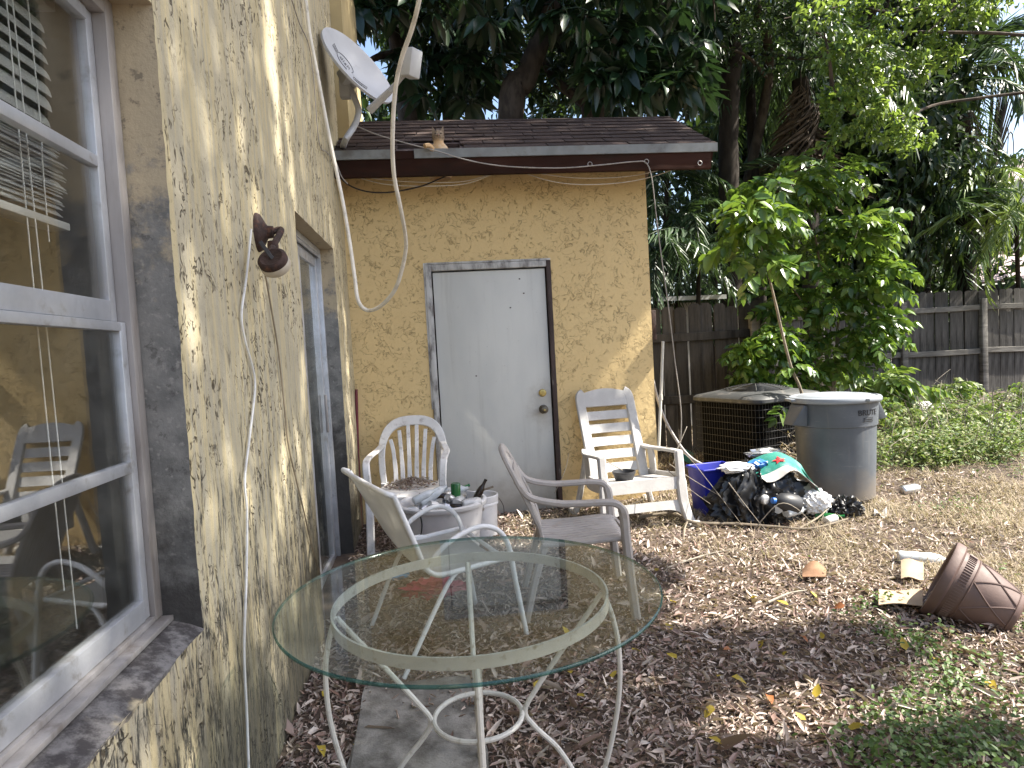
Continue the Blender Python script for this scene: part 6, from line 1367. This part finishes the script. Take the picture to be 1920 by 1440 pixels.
# sapling bending over the air conditioner
SPM = [comp(260+k, 'shrub_leaf', 4, .26, .13, .072) for k in range(4)]
sp_b = q(1508, 756, 5.25); sb_ = V(sp_b.x, sp_b.y, gz(sp_b.x, sp_b.y)); sap = thing('sapling', 'leaning grey sapling with a leafy top rising behind the grey bin', 'sapling', sb_)
m = MB(); m.tube(spl([sb_, q(1506, 752, 5.25), q(1484, 690, 5.25), q(1468, 630, 5.25), q(1452, 560, 5.25), q(1434, 490, 5.25), q(1420, 440, 5.25)], 5), [.014]*10+[.012]*10+[.010]*6+[.008]*5, 8); part(m, 'stem', 'stem', sap, True)
for px, py, n, rr2 in ((1420, 430, 14, .22), (1400, 400, 10, .2), (1450, 400, 10, .2), (1390, 480, 9, .15), (1445, 490, 6, .14), (1488, 688, 2, .03), (1470, 765, 1, .02)):
    c = q(px, py, 5.22)
    for _ in range(n):
        a = random.uniform(0, 6.28); o_ = V(math.cos(a), math.sin(a)*.8-.2, random.uniform(-.5, .25)).normalized()
        o = link('leaf', random.choice(SPM), sap, c-sb_+V(random.gauss(0, rr2*.5), random.gauss(0, rr2*.4), random.gauss(0, rr2*.5)), rotframe(o_, random.gauss(0, .5))); s2 = random.uniform(.6, 1.05); o.scale = (s2,)*3

# ------------------------------------------------------------------ the shade tree to the right of the yard (outside the frame)
sv = np.array(SUN); sv = sv/np.linalg.norm(sv)
T_ = []
def lit_wall(y, z):      # gaps in the crown: streaks of sun on the house wall
    for y0, z0, ry, rz in ((3.05, 3.0, .12, .75), (3.3, 2.35, .05, .35), (2.2, .75, .07, .25), (2.75, .85, .06, .5), (3.02, .7, .05, .45), (1.95, .5, .10, .14), (1.62, .42, .1, .14), (3.22, 1.3, .04, .5), (4.75, 1.0, .05, .9), (2.4, .35, .14, .10)):
        if ((y-y0)/ry)**2+((z-z0)/rz)**2 < 1: return True
    return False
def to_px(p):
    v = np.asarray(p, float)-CAM; zc = v @ f0; return 960+F_PX*(v @ rt)/zc, 720-F_PX*(v @ up)/zc
def lit_ground(x, y):
    px, py = to_px((x, y, gz(x, y))); w = 45*mnoise.noise((x*4, y*4, 1))
    def ell(cx, cy, rx, ry): return ((px-cx)/rx)**2+((py-cy)/ry)**2+.5*mnoise.noise((x*6, y*6, 7)) < 1
    if ell(1510, 1232, 190, 46) or ell(1300, 1235, 90, 34) or ell(1760, 1420, 190, 52): return False
    if ell(1480, 1345, 190, 62) or ell(1230, 1290, 70, 20) or ell(1080, 1225, 30, 14): return True
    if py > 1185: return px > 1640+w or ell(1020, 1400, 40, 20) or ell(930, 1390, 34, 16) or ell(700, 1360, 30, 30)
    if py > 1050: return px > 1225+w or ell(1130, 1090, 50, 16) or ell(960, 1190, 30, 8)
    if py < 1035 and px > 900+w*.5: return True
    return px > 1170+w or ell(640, 1055, 30, 12)
n_w = 0
while n_w < 13500:
    y, z = random.uniform(-.5, 5.1), random.uniform(.0, 4.4)
    if lit_wall(y, z): continue
    x0 = random.uniform(4.4, 7.6); t_ = (x0-WX)/sv[0]; T_.append(np.array([WX, y, z])+sv*t_); n_w += 1
n_w = 0
while n_w < 6500:
    x, y = random.uniform(-.6, 3.0), random.uniform(1.2, 4.9)
    if lit_ground(x, y): continue
    x0 = random.uniform(max(4.6, x+4.2), 7.9); t_ = (x0-x)/sv[0]; T_.append(np.array([x, y, .05])+sv*t_); n_w += 1
n_w = 0
while n_w < 1700:      # over the shed roof
    x, s_ = random.uniform(-.66, 2.1), random.uniform(0, 1.1); p = roof(x, s_)
    if ((x-.42)/.24)**2+((s_-.28)/.07)**2 < 1 or ((x+.05)/.12)**2+((s_-.55)/.08)**2 < 1 or ((x-.15)/.06)**2+((s_-.12)/.06)**2 < 1 or ((x-1.75)/.12)**2+((s_-.5)/.1)**2 < 1 or (x > 1.4 and s_ < .06): continue
    x0 = random.uniform(5.2, 7.4); T_.append(np.array(p)+sv*((x0-x)/sv[0])); n_w += 1
n_w = 0
def lit_back(x, z):
    w = math.sin(x*9+z*7.5)*.5+.5
    if z > 1.78+1.2*(x-1.7): return False
    return x > .92 and (z < .6 or math.sin((z-1.2*x)*11+1.2)+.5*mnoise.noise((x*4, z*4, 0)) > -.35)
while n_w < 1500:      # over the right part of the shed wall and the door
    x, z = random.uniform(.3, 1.72), random.uniform(.1, 2.7)
    if any(lit_back(x+dx, z+dz_) for dx in (-.07, 0, .07) for dz_ in (-.07, 0, .07)): continue
    x0 = random.uniform(5.3, 7.8); T_.append(np.array([x, BY, z])+sv*((x0-x)/sv[0])); n_w += 1
for _ in range(900):   # the corner pier above the roof
    y, z = random.uniform(5.05, 5.9), random.uniform(2.9, 4.6); x0 = random.uniform(5.0, 7.4); T_.append(np.array([WX+.08, y, z])+sv*((x0-WX)/sv[0]))
for _ in range(900):   # and over the dish
    p = np.array(DC)+np.array(rdir(1)[0])*.42; x0 = random.uniform(5.0, 7.4); T_.append(p+sv*((x0-p[0])/sv[0]))
T_ = np.array(T_); v = T_-CAM; zc = v @ f0
X_ = 960+F_PX*(v @ rt)/zc; Y_ = 720-F_PX*(v @ up)/zc; inview = (zc > 0) & (X_ > -60) & (X_ < 1990) & (Y_ > -60) & (Y_ < 1500)
T_ = T_[~inview]
st_ = thing('shade_tree', 'broad yard tree standing to the right of the yard, its crown shading the house wall', 'tree', (7.6, -2.2, gz(7.6, -2.2)))
m = MB(); trunk_mesh(m, [V(7.6, -2.2, 0), V(7.5, -2.1, 2.2), V(7.3, -1.9, 4.2), V(7.0, -1.2, 6.5), V(6.6, -.4, 8.8)], .26, .12)
for e in ((5.2, -.2, 7.0), (5.4, 1.8, 9.6), (7.2, 2.0, 10.4), (5.2, .6, 9.8), (7.0, -.4, 10), (6.0, 3.0, 10.6)): trunk_mesh(m, [V(7.0, -1.2, 6.5), V(6.9, -.8, 7.8)*.5+Vector(e)*.5, Vector(e)], .09, .02, 7)
part(m, 'trunk', 'bark', st_, True)
n = len(T_); v_, f_ = leaves(T_, rdir(n), rdir(n)+np.array([.5, 0, .8]), rng.uniform(.10, .17, n), rng.uniform(.06, .09, n), .12, .2); link('crown', npmesh('crown', v_-np.array(st_.location), f_, 'dark_leaf', 3), st_)

# ------------------------------------------------------------------ ground cover
def gzv(x, y): return np.array([gz(a, b) for a, b in zip(x, y)])
def scatter(n, dens, x0, x1, y0, y1):
    xs = []; ys = []; c = 0
    while c < n:
        x = rng.uniform(x0, x1, n*2); y = rng.uniform(y0, y1, n*2); k = rng.random(n*2) < dens(x, y)
        xs.append(x[k]); ys.append(y[k]); c += k.sum()
    return np.concatenate(xs)[:n], np.concatenate(ys)[:n]
nz = lambda x, y, f, s=0: np.array([mnoise.noise((a*f, b*f, s)) for a, b in zip(x, y)])
def straw_w(x, y): return np.clip((y-3.35-.45*np.sin(x*1.7)+np.maximum(0, x-1.9)*.9)/.9, 0, 1)*np.clip((x-1.0)/.6+np.clip((y-4.1)/.4, 0, 1), 0, 1)
def lit_d(x, y):
    slab = (x > -.36+.05*np.sin(y*5)) & (x < .06+.05*np.sin(y*4)) & (y < 2.75)
    far = 1/(1+np.maximum(0, y-2.6)*.55)
    return (x > WX+.01)*(y < 5.08)*(1-.5*straw_w(x, y))*np.where(slab, .05+.35*np.clip((y-2.3)/.4, 0, 1), 1)*far
x, y = scatter(62000, lit_d, WX, 4.2, 1.25, 5.1)
keep = ~(((x > 2.6) & (y < 2.2)))
x, y = x[keep], y[keep]; n = len(x)
hgt = .012+.030*np.clip(nz(x, y, 2.2), 0, 1); P = np.stack([x, y, gzv(x, y)+rng.uniform(-.2, 1, n)*hgt], 1)
a = rng.uniform(0, 6.283, n); D = np.stack([np.cos(a), np.sin(a), rng.normal(0, .38, n)], 1); N = np.stack([rng.normal(0, .7, n), rng.normal(0, .7, n), np.ones(n)], 1)
v_, f_ = leaves(P, D, N, rng.uniform(.020, .044, n)*(sz := np.exp(rng.normal(0, .28, n))*np.where(rng.random(n) < .035, 1.9, 1)), rng.uniform(.005, .013, n)*sz, .45, rng.uniform(-.5, .6, (n, 1)))
tag(link('leaf_litter', npmesh('leaf_litter', v_, f_, 'litter', 3)), 'layer of curled brown dead leaves covering the ground', 'leaf litter', kind='stuff')
# dry grass
def blades(x, y, L, W, lean, z0=0.):
    n = len(x); a = rng.uniform(0, 6.283, n); lean = np.broadcast_to(lean, (n,)); z = gzv(x, y)+z0
    d = np.stack([np.cos(a)*np.sin(lean), np.sin(a)*np.sin(lean), np.cos(lean)], 1); s_ = np.stack([-np.sin(a), np.cos(a), 0*a], 1)*W[:, None]/2
    B = np.stack([x, y, z], 1); Mi = B+d*L[:, None]*.55; d2 = d*.75+np.stack([np.cos(a)*.5, np.sin(a)*.5, -.45+0*a], 1)*np.clip(lean, .3, 1)[:, None]; Tp = Mi+nrmz(d2)*L[:, None]*.5
    vs = np.stack([B-s_, B+s_, Mi-s_*.8, Mi+s_*.8, Tp], 1).reshape(-1, 3); b = (np.arange(n)*5)[:, None, None]
    return vs, (b+np.array([[0, 1, 3], [0, 3, 2], [2, 3, 4]])[None]).reshape(-1, 3)
x, y = scatter(95000, lambda x, y: (x > 0)*straw_w(x, y)*np.clip(.45+1.3*nz(x, y, 1.6), .12, 1)/(1+.5*np.maximum(0, y-3.6))*~((y > 5.05) & (x < 1.75)), .0, 7.5, 2.4, 9.5); n = len(x)
v_, f_ = blades(x, y, rng.uniform(.035, .12, n), rng.uniform(.0012, .0032, n)*(1+.12*y), rng.uniform(.5, 1.5, n))
tag(link('dry_grass', npmesh('dry_grass', v_, f_, 'straw', 3)), 'tan dry grass lying over the sunny part of the yard', 'dry grass', kind='stuff')
# green weeds
def weeds(name, label, spots, mat, stems_per, hfun, L, W):
    vs = []
    for (cx, cy, rx, ry, n) in spots:
        a = rng.uniform(0, 6.283, n); q_ = np.sqrt(rng.random(n)); x = cx+rx*q_*np.cos(a); y = cy+ry*q_*np.sin(a); z = gzv(x, y)
        for k in range(n):
            h = hfun()*(1-.45*q_[k]); m_ = max(3, int(stems_per*h/.25)); t = rng.random(m_)**.7; ln = rng.normal(0, .25, 2)*h
            p = np.stack([x[k]+ln[0]*t+rng.normal(0, .035, m_), y[k]+ln[1]*t+rng.normal(0, .035, m_), z[k]+h*t], 1)
            vs.append(p)
    P = np.concatenate(vs); n = len(P)
    D = rdir(n)*np.array([1, 1, .45]); N = rdir(n)*.55+np.array([0, -.15, 1])
    v_, f_ = leaves(P, D, N, rng.uniform(.6, 1.2, n)*L, rng.uniform(.7, 1.1, n)*W, .12, .2)
    tag(link(name, npmesh(name, v_, f_, mat, 3)), label, 'weeds', kind='stuff')
sp = []
for _ in range(120):
    px = random.uniform(1650, 2050); py = random.uniform(762, 900); g_ = gp(px, py, .24); g_ = (g_[0], min(max(g_[1], 5.3), random.uniform(8.6, 10.1)))
    sp.append((g_[0], g_[1], random.uniform(.25, .5), random.uniform(.2, .45), random.randint(10, 22)))
weeds('tall_weeds', 'bank of sunny knee-high green weeds before the right fence', sp, 'weed_far', 15, lambda: random.uniform(.08, .46)*random.random()**.35, .046, .022)
sp = []
for px, py, rx, ry, n in ((1640, 1400, .13, .07, 26), (1720, 1370, .16, .10, 48), (1800, 1410, .18, .09, 50), (1880, 1380, .15, .12, 44), (1700, 1430, .18, .06, 40), (1840, 1440, .2, .08, 44), (1790, 1310, .14, .05, 22), (1740, 1280, .10, .05, 14), (1880, 1290, .14, .07, 24), (1640, 1150, .07, .05, 12), (1630, 1185, .06, .05, 9), (1680, 1200, .10, .05, 16), (1730, 1215, .12, .05, 20), (1770, 1250, .10, .05, 14), (1830, 1240, .08, .05, 9), (1900, 1180, .1, .1, 12), (1905, 1110, .10, .10, 10), (1545, 1095, .03, .03, 3), (1850, 1000, .2, .15, 14), (1780, 985, .2, .1, 10), (1600, 945, .2, .12, 12), (1900, 930, .3, .2, 26), (1740, 1330, .15, .05, 16)):
    g_ = gp(px, py, .04); sp.append((g_[0], g_[1], rx*1.35, ry*1.5, int(n*1.25)))
weeds('low_weeds', 'patches of low green weeds growing through the leaf litter', sp, 'weed', 22, lambda: random.uniform(.02, .17)*random.random()**.4, .024, .016)
WDM = [comp(280+k, 'weed_far', 5, .22, .065, .030) for k in range(4)]; WDL = [comp(290+k, 'bright_leaf', 6, .24, .07, .030) for k in range(3)]
for k in range(26):
    px = random.uniform(1665, 1990); py = random.uniform(745, 860); g_ = gp(px, py, .24); wx, wy = g_[0], min(max(g_[1], 5.6), random.uniform(8.4, 10.0)); wx = g_[0]*wy/max(g_[1], .1) if g_[1] > 10 else wx
    b = V(wx, wy, gz(wx, wy)); hh = random.uniform(.22, .48)*(1 if wy < 8 else .8); t = thing('tall_weed', 'leafy green weed standing tall in the weed bank before the right fence', 'weed', b, 0, 'tall leafy weeds before the right fence')
    m = MB(); tip = V(random.gauss(0, .12), random.gauss(0, .1), hh); m.tube(spl([(0, 0, 0), tip*.5+V(.02, 0, 0), tip], 3), [.006, .006, .005, .005, .004, .004, .003], 4); part(m, 'stem', 'twig', t)
    for j in range(random.randint(9, 15)):
        f = random.uniform(.25, 1); a = random.uniform(0, 6.28); o = link('leaf', random.choice(WDM if k % 3 else WDL), t, tip*f, rotframe((math.cos(a), math.sin(a), random.uniform(-.1, .7)), random.gauss(0, .4))); s2 = random.uniform(.7, 1.3); o.scale = (s2,)*3
m = MB()
for k in range(120):   # dry stalks through the weeds
    px = random.uniform(1640, 1990); py = random.uniform(770, 900); g_ = gp(px, py, .24); wy = min(max(g_[1], 5.2), random.uniform(8, 10)); b = V(g_[0], wy, gz(g_[0], wy)); d = V(random.gauss(0, .25), random.gauss(0, .25), random.uniform(.25, .75))
    m.tube(spl([b, b+d*.6+V(random.gauss(0, .04), 0, 0), b+d*1.0+V(random.gauss(0, .12), 0, -.05)], 3), random.uniform(.0018, .0035), 3)
tag(link('dry_stalks', m.mesh('dry_stalks', 'twig', smooth=0)), 'dry stalks poking up through the weed bank', 'stalks', kind='stuff')
# single yellow and rust leaves lying on the litter
yl = [npmesh('fallen_leaf', *leaves(np.zeros((1, 3)), np.array([[1., 0, .05]]), np.array([[0, .1, 1.]]), .055, .032, .15, dr), mt, 3) for dr, mt in ((.1, 'yellow_leaf'), (.4, 'yellow_leaf'), (-.3, 'yellow_leaf'), (.4, 'rust_leaf'))]
ysp = [(1532, 1152), (1258, 1152), (1262, 1204), (1432, 1222), (1478, 1243), (1545, 1222), (1346, 1285), (1372, 1284), (1512, 1366), (1330, 1400), (1338, 1336), (1590, 1385), (1480, 1165), (1752, 1260), (1700, 1245), (1852, 1300), (1072, 1282), (1084, 1314), (1002, 1303), (598, 1402), (662, 1398), (606, 1322), (885, 1184), (1070, 1215), (1270, 1255), (1420, 1150), (1236, 1100), (1150, 1290), (1185, 1240), (1530, 1325)]
for i, (px, py) in enumerate(ysp):
    g_ = gp(px, py, .02); o = link('fallen_leaf', yl[i % 3], None, (g_[0], g_[1], gz(g_[0], g_[1])+.030), (random.gauss(0, .35), random.gauss(0, .35), random.uniform(0, 6.28))); s2 = random.uniform(.7, 1.15); o.scale = (s2,)*3
    tag(o, 'single fallen yellow leaf lying on the brown leaf litter', 'leaf', 'yellow fallen leaves on the leaf litter')
for i, (px, py) in enumerate(((1585, 1165), (1440, 1318), (1500, 1215), (1372, 1240))):
    g_ = gp(px, py, .02); o = link('fallen_leaf', yl[3], None, (g_[0], g_[1], gz(g_[0], g_[1])+.030), (random.gauss(0, .3), random.gauss(0, .3), random.uniform(0, 6.28)))
    tag(o, 'single rust-orange fallen leaf lying on the brown leaf litter', 'leaf', 'rust-orange fallen leaves on the leaf litter')
